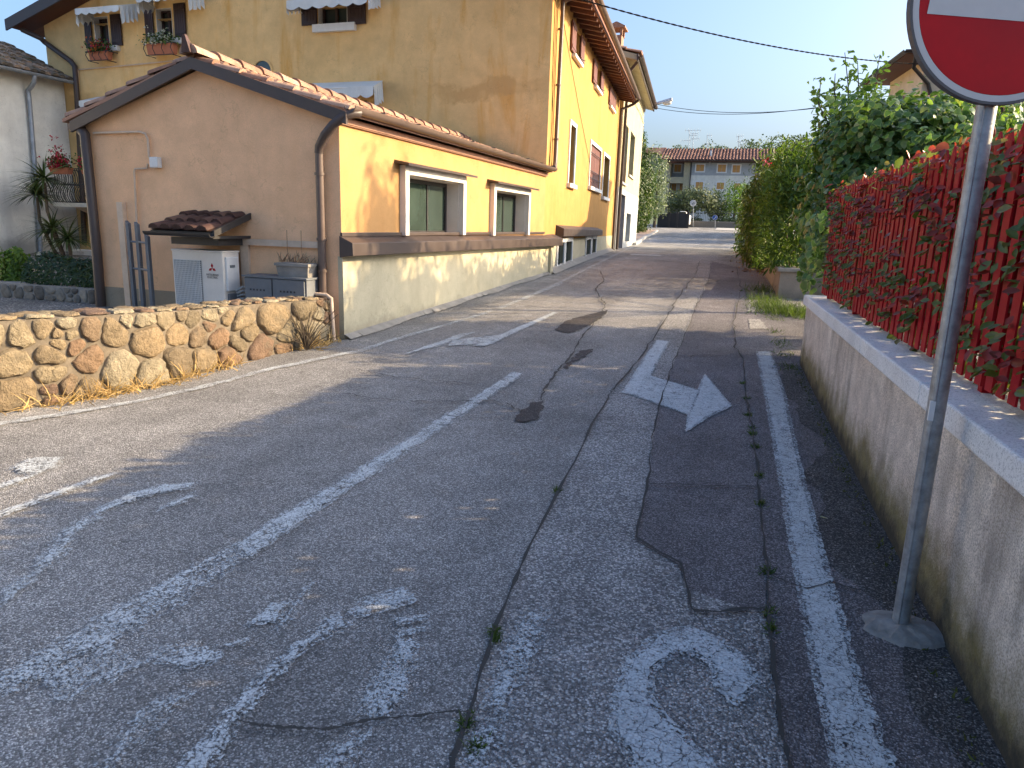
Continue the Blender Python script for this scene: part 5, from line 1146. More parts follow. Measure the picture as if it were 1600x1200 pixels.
for z in (1.07, 1.74):
    mb = MB(); mb.hexa([(fx(.7)+.005,.7,z-.025),(fx(7.56)+.005,7.56,z-.025),(fx(7.56)+.035,7.56,z-.025),(fx(.7)+.035,.7,z-.025)], [(fx(.7)+.005,.7,z+.025),(fx(7.56)+.005,7.56,z+.025),(fx(7.56)+.035,7.56,z+.025),(fx(.7)+.035,.7,z+.025)]); mb.build('rail', M['redpaint'], pf)
for y in (7.45, 6.12, 4.82, 3.28, 1.7):
    mb = MB(); mb.box(fx(y)+.036, fx(y)+.086, y-.025, y+.025, .886, 1.86); mb.build('post', M['redpaint'], pf)
ph = thing('photinia_hedge', 'green and red leaved photinia hedge growing through the red pickets', 'hedge', (1.3, 4.5, .5))
n = 20000; r_ = np.random.default_rng(21); y = r_.uniform(-1.5, 7.6, n); z = r_.uniform(.92, 1.95, n); x = fx(y)+.05+r_.random(n)**1.2*1.1
P = np.c_[x, y, z]; lv = np.clip(r_.normal(.28,.16,n), 0, .55); top = r_.random(n) < np.clip((z-1.35)*.75, .05, .6); lv[top] = r_.uniform(.55,1,top.sum())
leaves('foliage', P, np.c_[-np.ones(n), -.3*np.ones(n), .4*np.ones(n)], r_.uniform(.05,.095,n), M['photinia'], ph, T_leaf(), .66, lv=lv, jit=.9)
n = 8000; y = r_.uniform(-1.5, 7.6, n); z = r_.uniform(1.35, 1.93, n); x = fx(y)+.04+r_.random(n)*.5; lv = np.where(r_.random(n) < .35, r_.uniform(.55,1,n), r_.uniform(0,.5,n))
leaves('inner_foliage', np.c_[x,y,z], np.c_[-np.ones(n), -.3*np.ones(n), .4*np.ones(n)], r_.uniform(.06,.10,n), M['photinia'], ph, T_leaf(), .68, lv=lv, jit=.9)
# sprigs poking out between the pickets
P = []; N = []; A = []; lv = []; K = 330
for i in range(K):
    y = r_.uniform(1.4, 7.45); z = r_.uniform(1.0, 1.9); red = r_.random() < (.45 if z < 1.6 else .6); y0 = round((y-7.5)/.1135)*.1135+7.5+.057
    for k in range(r_.integers(3,8)):
        P.append((fx(y0)-.01-abs(r_.normal(.015,.02)), y0+r_.normal(0,.035), z+r_.normal(0,.035))); N.append((-.6,-.3,.8)); A.append((-.7+r_.normal(0,.5), r_.normal(-.2,.8), r_.normal(.1,.45))); lv.append(r_.uniform(.56,1) if red else r_.uniform(0,.5))
P = np.array(P); leaves('sprigs', P, np.array(N), r_.uniform(.042,.068,len(P)), M['photinia'], ph, T_leaf(), .58, lv=np.array(lv), axis=np.array(A), jit=.6)
n = 800; y = r_.uniform(.9,7.5,n); P = np.c_[fx(y)+r_.uniform(.03,.40,n), y, 1.85+abs(r_.normal(0,.035,n))+.04*np.sin(y*5)]; leaves('top_foliage', P, np.c_[r_.normal(0,1,n),r_.normal(0,1,n),.4*np.ones(n)], r_.uniform(.04,.065,n), M['photinia'], ph, T_leaf(), .45, lv=r_.uniform(.5,1,n), axis=np.c_[r_.normal(0,.6,n),r_.normal(0,.6,n),np.ones(n)])
mb = MB()
for i in range(34):
    y = 1+i*.195; mb.tube([(fx(y)+.25,y,.6),(fx(y)+.22+random.gauss(0,.04),y+random.gauss(0,.05),1.2),(fx(y)+.2+random.gauss(0,.06),y+random.gauss(0,.1),1.85)], .012, 5, r2=.005)
mb.build('stems', M['stemm'], ph)

# ------------------------------------------------------------------ no entry sign
sg = thing('no_entry_sign', 'round red no entry sign with white bar on a galvanised pole', 'road sign', (.73, 2.73, g(2.73)))
px_, py_ = gp(1405, 985)[:2]; gz = g(py_)
mb = MB(); mb.tube([(px_,py_,gz-.02),(px_,py_,2.62)], .030, 20); mb.tube([(px_-.0305*math.sin(.5),py_-.0305*math.cos(.5),gz+.03),(px_-.0305*math.sin(.5),py_-.0305*math.cos(.5),2.6)], .004, 6); mb.build('pole', M['galv'], sg, smooth=True)
mb = MB(); mb.ball((px_+.02,py_,gz), .155, .125, .042, 18, 8, jit=.09); mb.build('concrete_foot', M['foot'], sg)
SY = math.radians(12); ROLL = math.radians(-4); sx = Vector((math.cos(SY)*math.cos(ROLL), math.sin(SY)*math.cos(ROLL), math.sin(ROLL))); sn = Vector((math.sin(SY), -math.cos(SY), 0)); SC = Vector((px_, py_, 2.213))+sn*.05; RS = .303
sz = sx.cross(sn)*-1; sz = sz if sz.z > 0 else -sz
def disc(mb, r0, r1, o0, o1, n=72):
    vs = []
    for o in (o0, o1):
        for r in (r0, r1):
            for k in range(n): a = 2*math.pi*k/n; vs.append(tuple(SC+sx*(r*math.cos(a))+sz*(r*math.sin(a))+sn*o))
    fs = []
    for k in range(n):
        j = (k+1) % n; fs += [(k,j,n+j,n+k), (2*n+k,2*n+j,3*n+j,3*n+k), (n+k,n+j,3*n+j,3*n+k)]
        if r0 > 0: fs.append((k,j,2*n+j,2*n+k))
    mb.add(vs, fs)
mb = MB(); disc(mb, RS-.008, RS, -.022, .006); disc(mb, .0001, RS-.008, -.006, -.003); pl_ = mb.build('sign_plate', M['greyback'], sg)
mb = MB(); disc(mb, RS-.028, RS-.009, -.002, .002); mb.build('white_border', M['whites'], pl_)
mb = MB(); disc(mb, .0001, RS-.029, -.002, .002); mb.build('red_field', M['reds'], pl_)
mb = MB(); c = [SC+sx*a+sz*b+sn*.0032 for a, b in ((-.245,-.058),(.245,-.058),(.245,.058),(-.245,.058))]; mb.add([tuple(x) for x in c], [(0,1,2,3)]); mb.build('white_bar', M['whites'], pl_)
mb = MB()
for z in (2.12, 2.34): mb.box(px_-.045, px_+.045, py_-.035, py_+.035, z-.02, z+.02)
mb.build('clamps', M['galv'], sg)
mb = MB(); lz = vert((px_, py_), 655); mb.box(px_-.029, px_-.012, py_-.0315, py_-.020, lz, lz+.07); mb.build('white_sticker', M['whitep'], sg)

# ------------------------------------------------------------------ planter, hedges, ivy
pn = thing('planter_wall', 'weathered grey low planter wall carrying the green hedge', 'wall', (.8, 16, .4))
cor = gp(1215, 466); fc = (2.6, cor[1]+.25); far_ = (.70, 30.0)
zt = .885; mb = MB(); mb.hexa([(cor[0],cor[1],0),(fc[0],fc[1],0),(2.6,30,0),(far_[0],far_[1],0)], [(cor[0],cor[1],zt-.07),(fc[0],fc[1],zt-.07),(2.6,30,zt-.07),(far_[0],far_[1],zt-.07)]); mb.build('wall', M['oldwall'], pn)
mb = MB(); e = .05; mb.hexa([(cor[0]-e,cor[1]-e,zt-.069),(fc[0],fc[1]-e,zt-.069),(fc[0],fc[1]+.25,zt-.069),(cor[0]+.28,cor[1]+.25,zt-.069),(far_[0]+.28,far_[1],zt-.069),(far_[0]-e,far_[1],zt-.069)], [(cor[0]-e,cor[1]-e,zt),(fc[0],fc[1]-e,zt),(fc[0],fc[1]+.25,zt),(cor[0]+.28,cor[1]+.25,zt),(far_[0]+.28,far_[1],zt),(far_[0]-e,far_[1],zt)]); mb.build('coping', M['concrete'], pn, bevel=.015)

iv = thing('ivy_bush', 'big bush of variegated large leaved ivy behind the end of the red fence', 'bush', (1.8, 9.5, .3))
IB = [(1.75,9.6,2.25,.95,1.1,.95),(2.45,9.3,2.1,.85,1.2,.75),(1.35,9.2,1.6,.55,.75,.75),(1.15,8.55,1.35,.30,.45,.45),(1.7,9.8,2.6,.6,.8,.42),(2.9,9.6,1.8,.7,1.0,.65),(1.25,9.9,2.3,.5,.6,.7)]
n = 21000; P, N = crown(IB, n, .4, .14, 31, .35); lv = rng.random(n)
N[:,2] += .2; leaves('foliage', P, N, rng.uniform(.045,.095,n), M['ivy'], iv, T_ivy(), .95, lv=lv, jit=.8, down=.8)
n = 260; y = rng.uniform(7.75,8.6,n); P = np.c_[.80+.05*rng.normal(0,1,n)+.0*(y-7.8), y, rng.uniform(.95,1.7,n)]; leaves('trailing_leaves', P, np.tile([-1,-.6,.2],(n,1)), rng.uniform(.05,.10,n), M['ivy'], iv, T_ivy(), .95, down=.8)
P, N = crown([(2.3,9.6,2.5,.7,.9,.30),(1.8,9.8,2.75,.55,.7,.32),(1.35,9.8,2.85,.4,.6,.4),(2.6,9.2,2.25,.6,.7,.45)], 4200, .8, .3, 37); leaves('young_leaves', P, N, rng.uniform(.05,.095,4200), M['shoot'], iv, T_leaf(), .55, jit=1.0)
mb = MB()
for i in range(12): b = random.choice(IB); mb.tube([(random.uniform(1.4,2.3),9.6+random.gauss(0,.2),.2),(random.uniform(1.4,2.2),9.6+random.gauss(0,.2),1.1),(b[0],b[1],b[2])], .03, 6, r2=.01)
mb.build('stems', M['stemm'], iv)
# light shoots standing above the ivy
mb = MB(); P = []; A = []
for u, v, u2, v2 in ((1300,205,1283,120),(1312,200,1305,115),(1325,190,1320,82),(1338,185,1340,95),(1365,185,1375,85),(1295,215,1278,160),(1345,190,1352,140),(1318,200,1296,150),(1400,190,1408,165)):
    a, b = np.array(atY(u, v, 9.8)), np.array(atY(u2, v2, 10.1)); mid = (a+b)/2+rng.normal(0,.04,3); mb.tube([tuple(a), tuple(mid), tuple(b)], .011, 5, r2=.004)
    for k in range(30):
        t = rng.random()**.8; q = a+(b-a)*t+(mid-(a+b)/2)*math.sin(math.pi*t); P.append(q+rng.normal(0,.05,3)); A.append(((b-a)/np.linalg.norm(b-a))*.5+rng.normal(0,.7,3))
mb.build('shoots', M['stemm'], iv); P = np.array(P); leaves('shoot_leaves', P, rng.normal(0,1,P.shape)+[0,0,.6], rng.uniform(.06,.12,len(P)), M['shoot'], iv, T_leaf(), .5, axis=np.array(A))

h1 = thing('bamboo_hedge', 'feathery yellow green hedge above the planter corner', 'hedge', (1.5, 16, .8))
n = 11000; P, N = slab(.62, 2.4, 13.75, 18.3, .82, 2.75, n, 41, .22, ['-x','z','-y'], .5); P[:,2] += .25*np.sin(P[:,1]*1.7)*(P[:,2]-.8)/2
leaves('foliage', P, N, rng.uniform(.09,.19,n), M['thuja'], h1, T_leaf(), .26, axis=np.c_[N[:,0]*.5, N[:,1]*.5, rng.choice([-.6,.6,.3],n)], jit=1.2)
P, N = crown([(1.6,15.2,2.8,.8,1.3,.45),(1.3,17.5,2.75,.7,1.0,.55),(.95,14.4,2.5,.4,.6,.5)], 2600, .8, .3, 6); leaves('top_shoots', P, N, rng.uniform(.1,.2,2600), M['thuja'], h1, T_leaf(), .24, axis=np.c_[rng.normal(0,.5,(2600,2)), np.ones(2600)])
mb = MB()
for i in range(26): y = 13.9+i*.17; x = random.uniform(.95,1.5); mb.tube([(x,y,.7),(x+random.gauss(0,.06),y,1.6),(x+random.gauss(0,.1),y,2.7)], .018, 5, r2=.006)
mb.build('stems', M['stemm'], h1)
rp = thing('rusty_panel', 'rust brown sheet metal panel between the two green hedges', 'panel', (.72, 18.7, .9)); a, b = atY(1190,330,18.6), atY(1207,392,18.6)
mb = MB(); mb.box(a[0], b[0]+.05, 18.6, 18.64, b[2], a[2]); mb.build('sheet', M['rust'], rp); mb = MB(); mb.box(a[0], a[0]+.04, 18.642, 18.68, b[2]-.15, a[2]); mb.box(b[0], b[0]+.04, 18.642, 18.68, b[2]-.15, a[2]); mb.build('post', M['rust'], rp)
h2 = thing('laurel_hedge', 'tall dark yellow green laurel hedge overhanging the road beyond the rusty panel', 'hedge', (1.0, 27, .6))
n = 15000; P, N = slab(.62, 2.4, 19.3, 37, .62, 3.0, n, 43, .30, ['-x','z','-y'], .45, fn=lambda y: -.02*(y-19)); P[:,2] += .28*np.sin(P[:,1]*.9+1)*(P[:,2]-.6)/2.6
leaves('foliage', P, N, rng.uniform(.12,.24,n), M['laurel'], h2, T_leaf(), .42, jit=.9, down=.8)
P, N = crown([(.95,20.2,2.9,.5,.9,.5),(1.1,22.5,3.05,.6,1.2,.5),(1.3,25,3.1,.7,1.5,.5),(.68,20.0,.95,.33,.7,.45),(.66,21.5,.85,.33,1.0,.3)], 3200, .8, .3, 16, .5); leaves('side_shoots', P, N, rng.uniform(.1,.2,3200), M['laurel'], h2, T_leaf(), .4)
mb = MB()
for i in range(30): y = 19.6+i*.55; mb.tube([(1.1,y,.4),(1.0+random.gauss(0,.1),y,1.6),(1.0+random.gauss(0,.2),y,3.0)], .03, 5, r2=.01)
mb.build('stems', M['stemm'], h2)
ht = thing('flowering_shrub', 'loose pale green shrub with a pink blossom between the hedges and the ivy', 'shrub', (1.9, 18.5, .8))
P, N = crown([(1.7,18.2,2.9,.9,1.3,.6),(2.3,16.5,3.0,.9,1.2,.6),(2.4,19.5,3.1,1.0,1.4,.5)], 2600, .9, .3, 8); leaves('foliage', P, N, rng.uniform(.08,.15,2600), M['shoot'], ht, T_leaf(), .4)
P = np.repeat(np.array([atY(1202,256,16.8), atY(1198,254,17)]), 8, 0); P = P+rng.normal(0,.05,P.shape); leaves('blossoms', P, rng.normal(0,1,P.shape), .1, M['petal_red'], ht, T_leaf(), .7)
mb = MB()
for i in range(8): x = 1.7+random.gauss(0,.4); y = 18+random.gauss(0,.8); mb.tube([(x,y,.7),(x,y,2),(x+random.gauss(0,.2),y,3)], .02, 5, r2=.008)
mb.build('stems', M['stemm'], ht)

# ------------------------------------------------------------------ right hand house behind the ivy
RH = thing('beige_house', 'beige house with dark wide eaves half hidden behind the ivy and the no entry sign', 'house', (8, 29, .5))
nc = Vector(atY(1418, 84, 26)); fcn = Vector(atY(1350, 134, 26)); k = (nc.z-EYE)/(fcn.z-EYE); fcn = Vector((fcn.x*k, 26*k, nc.z)); dr = (fcn-nc); dr.z = 0; Lh = dr.length; dr.normalize(); rt_ = Vector((dr.y, -dr.x, 0))
def FR(s, o, z): p = nc+dr*s+rt_*o; return (p.x, p.y, z)
ez = nc.z; mb = MB(); mb.box(.75, Lh-.6, .75, 10, 0, ez+.05, FR); mb.build('wall', M['beige_wall'], RH)
mb = MB(); mb.hexa([FR(0,0,ez),FR(0,11,ez),FR(Lh,11,ez),FR(Lh,0,ez)], [FR(0,0,ez+.10),FR(0,11,ez+.10),FR(Lh,11,ez+.10),FR(Lh,0,ez+.10)]); mb.hexa([FR(-.02,-.02,ez+.10),FR(-.02,11,ez+.10),FR(Lh,11,ez+.10),FR(Lh,-.02,ez+.10)], [FR(Lh*.45,4,ez+1.3),FR(Lh*.45,9,ez+1.3),FR(Lh*.55,9,ez+1.3),FR(Lh*.55,4,ez+1.3)]); ro = mb.build('roof', M['rafter'], RH)
mb = MB(); gutter(mb, FR, -.1, Lh+.1, -.06, ez+.10, .09); gutter(mb, lambda s, o, z: FR(o, s, z), -.1, 11, -.06, ez+.10, .09); mb.build('gutter', M['darkmetal'], RH, smooth=True)
mb = MB(); mb.tube([FR(.0,.25,ez-.02), FR(.25,.3,ez-.35), FR(.68,.9,ez-.75), FR(.68,1.0,ez-1.0), FR(.68,1.0,1)], .06, 8); mb.build('downpipe', M['darkmetal'], RH, smooth=True)
# lower wing
a = Vector(atY(1470, 160, 20)); wz = a.z; FW = lambda s, o, z: (a.x+o, a.y+s, z)
mb = MB(); mb.box(.6, 5.2, .7, 9, 0, wz-.02, FW); mb.build('wing_wall', M['beige_wall'], RH)
mb = MB(); mb.hexa([FW(0,0,wz),FW(0,9.5,wz),FW(5.4,9.5,wz+.9),FW(5.4,0,wz+.9)], [FW(0,0,wz+.12),FW(0,9.5,wz+.12),FW(5.4,9.5,wz+1.05),FW(5.4,0,wz+1.05)]); rw_ = mb.build('wing_roof', M['rafter'], RH)
mb = MB(); gutter(mb, lambda s, o, z: FW(o, s, z), 0, 9.5, -.07, wz+.12, .08); p = atY(1566, 172, 20.5); mb.tube([(p[0]-.5,20.0,wz+.05),(p[0]-.1,20.3,wz-.15),(p[0],20.52,wz-.35),(p[0],20.52,1.0)], .07, 8); mb.build('wing_gutter', M['darkmetal'], RH, smooth=True)
# overhead cables
def sag(p, q, d, n=16): return [tuple(Vector(p).lerp(Vector(q), i/n)-Vector((0,0,d*4*(i/n)*(1-i/n)))) for i in range(n+1)]
A_ = F1(.4,.06,6.15); Bq = FR(.3,.7,ez-.25)
c1_ = thing('overhead_cable', 'twisted black overhead cable from the ochre house to the beige house', 'cable', A_)
for ph_ in (0, math.pi):
    pts = sag(A_, Bq, .28, 220); pts = [(p[0], p[1]+.010*math.cos(i*.9+ph_), p[2]+.010*math.sin(i*.9+ph_)) for i, p in enumerate(pts)]; mb = MB(); mb.tube(pts, .0105, 5); mb.build('strand', M['cable'], c1_, smooth=True)
c2_ = thing('overhead_cable', 'pair of thin far cables from the street lamp corner over the road', 'cable', F2(25.2,.1,7.9))
for dz in (0, .35):
    mb = MB(); mb.tube(sag(F2(25.2,.1,8.0-dz*.6), (4.0,31,6.35+dz*.2), .45), .013, 5); mb.build('strand', M['cable'], c2_, smooth=True)
# sliver of other roofs' trees behind the house: a garden tree to the right
for i, (tx, ty, tzz, tr2) in enumerate(((4.5,50,4.0,2.2),(4.2,56,4.4,2.3),(5.5,61,4.6,2.4))):
    t = thing('garden_tree', ['broad tree standing first behind the laurel hedge end','broad tree standing second behind the laurel hedge end','broad tree standing last behind the laurel hedge end'][i], 'tree', (tx, ty, g(ty)), 'garden trees behind the laurel hedge')
    P, N = crown([(tx,ty,tzz,tr2,tr2*1.3,1.9)], 2200, .6, .25, 70+i); leaves('crown', P, N, rng.uniform(.3,.5,2200), M['darktree'], t, T_small(), .7); mb = MB(); mb.tube([(tx,ty,.4),(tx+.1,ty,2.2),(tx,ty,tzz)], .18, 8, r2=.07); mb.build('trunk', M['stemm'], t)
gt_ = thing('garden_tree', 'broad green garden tree behind the beige house', 'tree', (10, 44, .8))
P, N = crown([(9,44,4.6,2.4,2.2,1.6)], 900, .6, .25, 77); leaves('crown', P, N, rng.uniform(.25,.45,900), M['hillwood'], gt_, T_small(), .7); mb = MB(); mb.tube([(9,44,.4),(9.1,44,2.5),(9,44,4.6)], .2, 8, r2=.08); mb.build('trunk', M['stemm'], gt_)

# ------------------------------------------------------------------ far end of the street
tr_l = thing('cypress_hedge', 'tall dense evergreen hedge on the pavement beyond the cream house', 'hedge', (-7.3, 56, 1.0))
n = 17000; P, N = crown([(-7.5,56,3.0,1.15,1.5,2.4),(-7.25,57,5.0,1.1,1.4,2.4),(-7.6,57,7.0,.75,1.0,1.5),(-8.1,55,4,1.2,1.5,3),(-7.3,58.5,3.2,1.1,1.5,2.3),(-8.0,57,7.6,.6,.7,1.1)], n, .4, .16, 91, .95); leaves('foliage', P, N, rng.uniform(.12,.24,n), M['evergreen'], tr_l, T_leaf(), .5)
mb = MB()
for x, y in ((-7.6,56),(-7.4,57),(-7.3,58.5)): mb.tube([(x,y,.6),(x,y,2.5),(x,y,6.5)], .12, 6, r2=.03)
mb.build('trunks', M['stemm'], tr_l)
def tree(name, label, c, blobs, n, L, mat, cat='tree', grp=None, gz=1.9, seed=0, tmpl=None, shell=.5):
    t = thing(name, label, cat, (c[0], c[1], gz), grp); P, N = crown([(c[0]+b[0], c[1]+b[1], b[2], b[3], b[4], b[5]) for b in blobs], n, shell, .22, seed); leaves('crown', P, N, rng.uniform(L*.6, L, n), M[mat], t, tmpl or T_small(), .6)
    mb = MB(); mb.tube([(c[0],c[1],gz-.3),(c[0]+.05,c[1],(gz+blobs[0][2])/2),(c[0]+blobs[0][0],c[1]+blobs[0][1],blobs[0][2])], .16, 7, r2=.07)
    for b in blobs[1:4]: mb.tube([(c[0],c[1],(gz+blobs[0][2])/2-.2),(c[0]+b[0]*.6,c[1]+b[1]*.6,b[2]-.3*b[5]),(c[0]+b[0],c[1]+b[1],b[2])], .07, 5, r2=.03)
    mb.build('trunk', M['stemm'], t); return t
def far(u, v, Y): return atY(u, v, Y)
p = far(1027,285,68); tree('silver_tree', 'pale silvery tree behind the tall evergreen hedge', (p[0],68), [(0,0,p[2],1.0,1.0,1.7),(.2,.5,p[2]+1.6,.6,.7,.8),(.2,0,p[2]-2,.8,.8,1.2)], 1800, .28, 'silver', gz=1.3, seed=51)
p = far(1080,316,74); tree('olive_tree', 'wide grey green olive tree before the apartment house', (p[0]-.4,74), [(0,0,p[2]+.1,1.9,1.5,1.2),(-1.0,.2,p[2]-.1,1.2,1.2,1.0),(1.4,-.2,p[2]+.1,1.5,1.3,1.15),(2.4,.1,p[2]-.1,1.2,1.1,1.0),(.6,0,p[2]+.6,1.5,1.2,.8)], 4200, .30, 'olive', seed=52)
p = far(1120,322,76); tree('dark_tree', 'small dark round tree right of the olive tree', (p[0],76), [(0,0,p[2],1.2,1.0,1.3),(.4,0,p[2]-.8,1.2,1.0,.9)], 1500, .28, 'darktree', seed=53)
p = far(1146,308,75); tree('round_tree', 'bright green clipped round tree beside the laurel hedge', (p[0]+.2,75), [(0,0,p[2],1.3,1.2,1.45),(.6,0,p[2]+.2,1.1,1.0,1.2),(.2,0,p[2]-1.0,1.2,1,.9)], 2000, .26, 'bright', seed=54)

AB = thing('apartment_house', 'far three storey grey apartment house with red brown roof and wooden shutters', 'building', (-2, 84, 2)); AY = 82.0
def AP(u, v, dy=0): return atY(u, v, AY+dy)
xl, xr = AP(1040,300)[0], AP(1040,300)[0]+16.5; z_e = AP(1100,254)[2]; z_r = AP(1100,238,4)[2]; zb = 1.6
loX0, loX1 = AP(1046,300)[0], AP(1074,300)[0]; zf1 = AP(1060,284)[2]; zmid = AP(1100,274)[2]
mb = MB(); mb.box(loX1+.02, xr, AY, AY+8, zb, zmid, W); mb.build('lower_wall', M['grey'], AB)
mb = MB(); mb.box(loX1, xr, AY-.02, AY+8.01, zmid, z_e, W); mb.box(xl-.02, loX1+.3, AY+1.5, AY+8.02, zb, z_e, W); mb.build('upper_wall', M['greyblue'], AB)
mb = MB(); mb.box(xl, xl+.35, AY, AY+8.04, zb, z_e, W); mb.box(xl, loX1, AY, AY+1.6, zf1-.15, zf1+.02, W); mb.box(loX1-.55, loX1+.1, AY-.06, AY+.5, zb, z_e, W); mb.build('loggia', M['cream'], AB)
mb = MB(); mb.box(xl+.35, loX1-.5, AY+.02, AY+.06, zf1+.02, zf1+.5, W); zb2 = AP(1060,318)[2]; mb.box(xl-.8, loX1-.2, AY-.9, AY+1.5, zb2-.15, zb2, W); bal2 = mb.build('balcony', M['cream'], AB)
mb = MB()
for i in range(16): x = xl-.78+i*.12; mb.box(x, x+.02, AY-.88, AY-.86, zb2, zb2+.9)
mb.box(xl-.8, xl+1.1, AY-.89, AY-.85, zb2+.88, zb2+.93); mb.build('railing', M['iron'], bal2)
mb = MB(); mb.hexa([(xl-.9,AY-.9,z_e),(xr,AY-.9,z_e),(xr,AY+4,z_r+.15),(xl-.9,AY+4,z_r+.15)], [(xl-.9,AY-.9,z_e+.18),(xr,AY-.9,z_e+.18),(xr,AY+4,z_r+.35),(xl-.9,AY+4,z_r+.35)]); mb.hexa([(xl-.9,AY+9,z_e),(xr,AY+9,z_e),(xr,AY+4,z_r+.15),(xl-.9,AY+4,z_r+.15)], [(xl-.9,AY+9,z_e+.18),(xr,AY+9,z_e+.18),(xr,AY+4,z_r+.35),(xl-.9,AY+4,z_r+.35)])
ro = mb.build('roof', M['fartile'], AB); mb = MB(); tiles(mb, W and (lambda s, o, z: (s, AY+4-o, z)), xl-.9, xr, 4.9, z_e+.18, 0, z_r+.35, pitch=.34, tl=.7, r=.13); mb.build('roof_tiles', M['fartile'], ro, smooth=True)
mb = MB(); gutter(mb, lambda s, o, z: (s, AY-.95-o, z), xl-.9, xr, .05, z_e+.14, .10); mb.build('gutter', M['brownmetal'], AB); mb = MB(); p = AP(1081,250); mb.tube([(p[0],AY-.1,z_e),(p[0],AY-.1,zb)], .06, 6); mb.build('downpipe', M['darkmetal'], AB)
mb = MB(); add = []
for u0, v0, u1, v1, dy_ in ((1054,257,1064,269,1.5),(1088,257,1100,268,0),(1122,257,1134,269,0),(1145,258,1156,270,0),(1087,284,1098,297,0),(1120,285,1131,296,0),(1147,286,1157,297,0),(1050,285,1056,305,1.5),(1062,285,1067,300,1.5)):
    a, b = AP(u0, v0, dy_), AP(u1, v1, dy_); f = MB(); y_ = AY+dy_
    frame(f, lambda s, o, z: (s, y_-o, z), a[0]-.1, b[0]+.1, b[2]-.1, a[2]+.1, .12, .0, .07); wo = f.build('window', M['whitep'], AB)
    m_ = (a[0]+b[0])/2
    for s0, s1 in ((a[0]+.02, m_-.02), (m_+.02, b[0]-.02)): f = MB(); f.box(s0, s1, y_-.055, y_-.03, b[2]+.02, a[2]-.02); f.build('shutter', M['shutter_wood'], wo)
a, b = AP(1057,285,1.5), AP(1062,296,1.5); f = MB(); f.box(a[0], b[0], AY+1.44, AY+1.46, b[2], a[2]); f.build('window', M['curtain'], AB)
p = AP(1111,250,2); mb = MB(); mb.box(p[0]-.1, p[0]+.1, AY+.4, AY+.6, z_e, AP(1111,236,1)[2]); mb.build('flue', M['whitep'], ro)
def antenna(u, vt, vb, arms, label):
    b = AP(u, vb, 4); t_ = AP(u, vt, 4); t = thing('antenna', label, 'antenna', (b[0], AY+4, b[2])); mb = MB(); mb.tube([(b[0],AY+4,b[2]-.6),(t_[0],AY+4,t_[2])], .026, 5); mb.build('mast', M['zinc'], t); mb = MB()
    for v, du0, du1, cr in arms:
        q0, q1 = AP(u+du0, v, 4), AP(u+du1, v-.5, 4); mb.tube([(q0[0],AY+4,q0[2]),(q1[0],AY+4,q1[2])], .014, 4)
        for s in np.linspace(0, 1, cr): x = q0[0]+(q1[0]-q0[0])*s; mb.tube([(x,AY+4-.5,q0[2]),(x,AY+4+.5,q0[2])], .007, 4); mb.tube([(x,AY+4,q0[2]-.22),(x,AY+4,q0[2]+.22)], .009, 4)
    mb.build('elements', M['zinc'], t)
antenna(1077,203,240,[(204,-6,18,6),(220,-13,2,4),(212,0,12,4)], 'tall television mast leftmost on the apartment house roof with long top boom')
antenna(1083,208,240,[(209,-4,8,4),(217,-3,10,5)], 'shorter television mast close beside the tall leftmost mast')
antenna(1105,211,240,[(212,0,7,3),(225,-4,8,3)], 'thin bare mast in the middle of the apartment house roof')
antenna(1154,212,243,[(213,-3,7,5),(221,-2,11,5),(229,0,8,4)], 'comb shaped television mast rightmost on the apartment house roof')
# junction: wall, fence, signs, dark gates
jy_ = 72.0; gz = g(jy_)
jw = thing('junction_wall', 'low stone wall under the far railings across the junction', 'wall', (-1, jy_, gz)); a, b = atY(1074,353,jy_), atY(1160,353,jy_); tz = atY(1120,347,jy_)[2]; mb = MB(); mb.box(a[0], b[0]+9, jy_, jy_+.4, gz-.3, tz); mb.build('wall', M['darkstone'], jw); mb = MB(); mb.box(a[0]-.05, b[0]+9, jy_-.04, jy_+.44, tz, tz+.06); mb.build('coping', M['concrete'], jw)
jr = thing('railing', 'thin dark railing on the far low stone wall', 'fence', (-1, jy_+.2, tz)); tz2 = atY(1120,333,jy_)[2]; mb = MB()
for x in np.arange(a[0], b[0]+5, .16): mb.box(x, x+.02, jy_+.19, jy_+.21, tz+.06, tz2)
mb.build('bars', M['iron'], jr); mb = MB(); mb.box(a[0], b[0]+5, jy_+.18, jy_+.22, tz2-.03, tz2+.01); mb.build('rail', M['iron'], jr)
bush_ = thing('junction_bush', 'dark low bush behind the far railing', 'bush', (b[0]+1, jy_+1.5, gz)); P, N = crown([(atY(1140,345,73.5)[0],73.5,atY(1140,345,73.5)[2],1.4,.6,.4),(atY(1088,345,73.5)[0],73.5,atY(1090,345,73.5)[2],.7,.6,.5)], 700, .6, .2, 61); leaves('foliage', P, N, .2, M['darktree'], bush_, T_small(), .7)
dg = thing('dark_gate', 'black sheeted gate panels across the junction left of the round sign', 'gate', (-6, 70, 1.5)); Yg = 69.0
for u0, u1, v0 in ((1028,1046,334),(1047,1058,333),(1060,1074,333)):
    p, q = atY(u0, v0, Yg), atY(u1, 352, Yg); mb = MB(); mb.box(p[0], q[0], Yg, Yg+.06, g(Yg)-.1, p[2]); mb.build('panel', M['bin'], dg)
mb = MB()
for u in (1046.5, 1059, 1076): p = atY(u, 331, Yg); mb.box(p[0]-.09, p[0]+.09, Yg-.1, Yg+.1, g(Yg)-.1, p[2]); 
mb.build('posts', M['darkmetal'], dg)
pk = thing('parked_car', 'white car roof showing above the dark gate panels', 'car', (-5.5, 71, 1.5)); p, q = atY(1060,330,71), atY(1074,336,71); mb = MB()
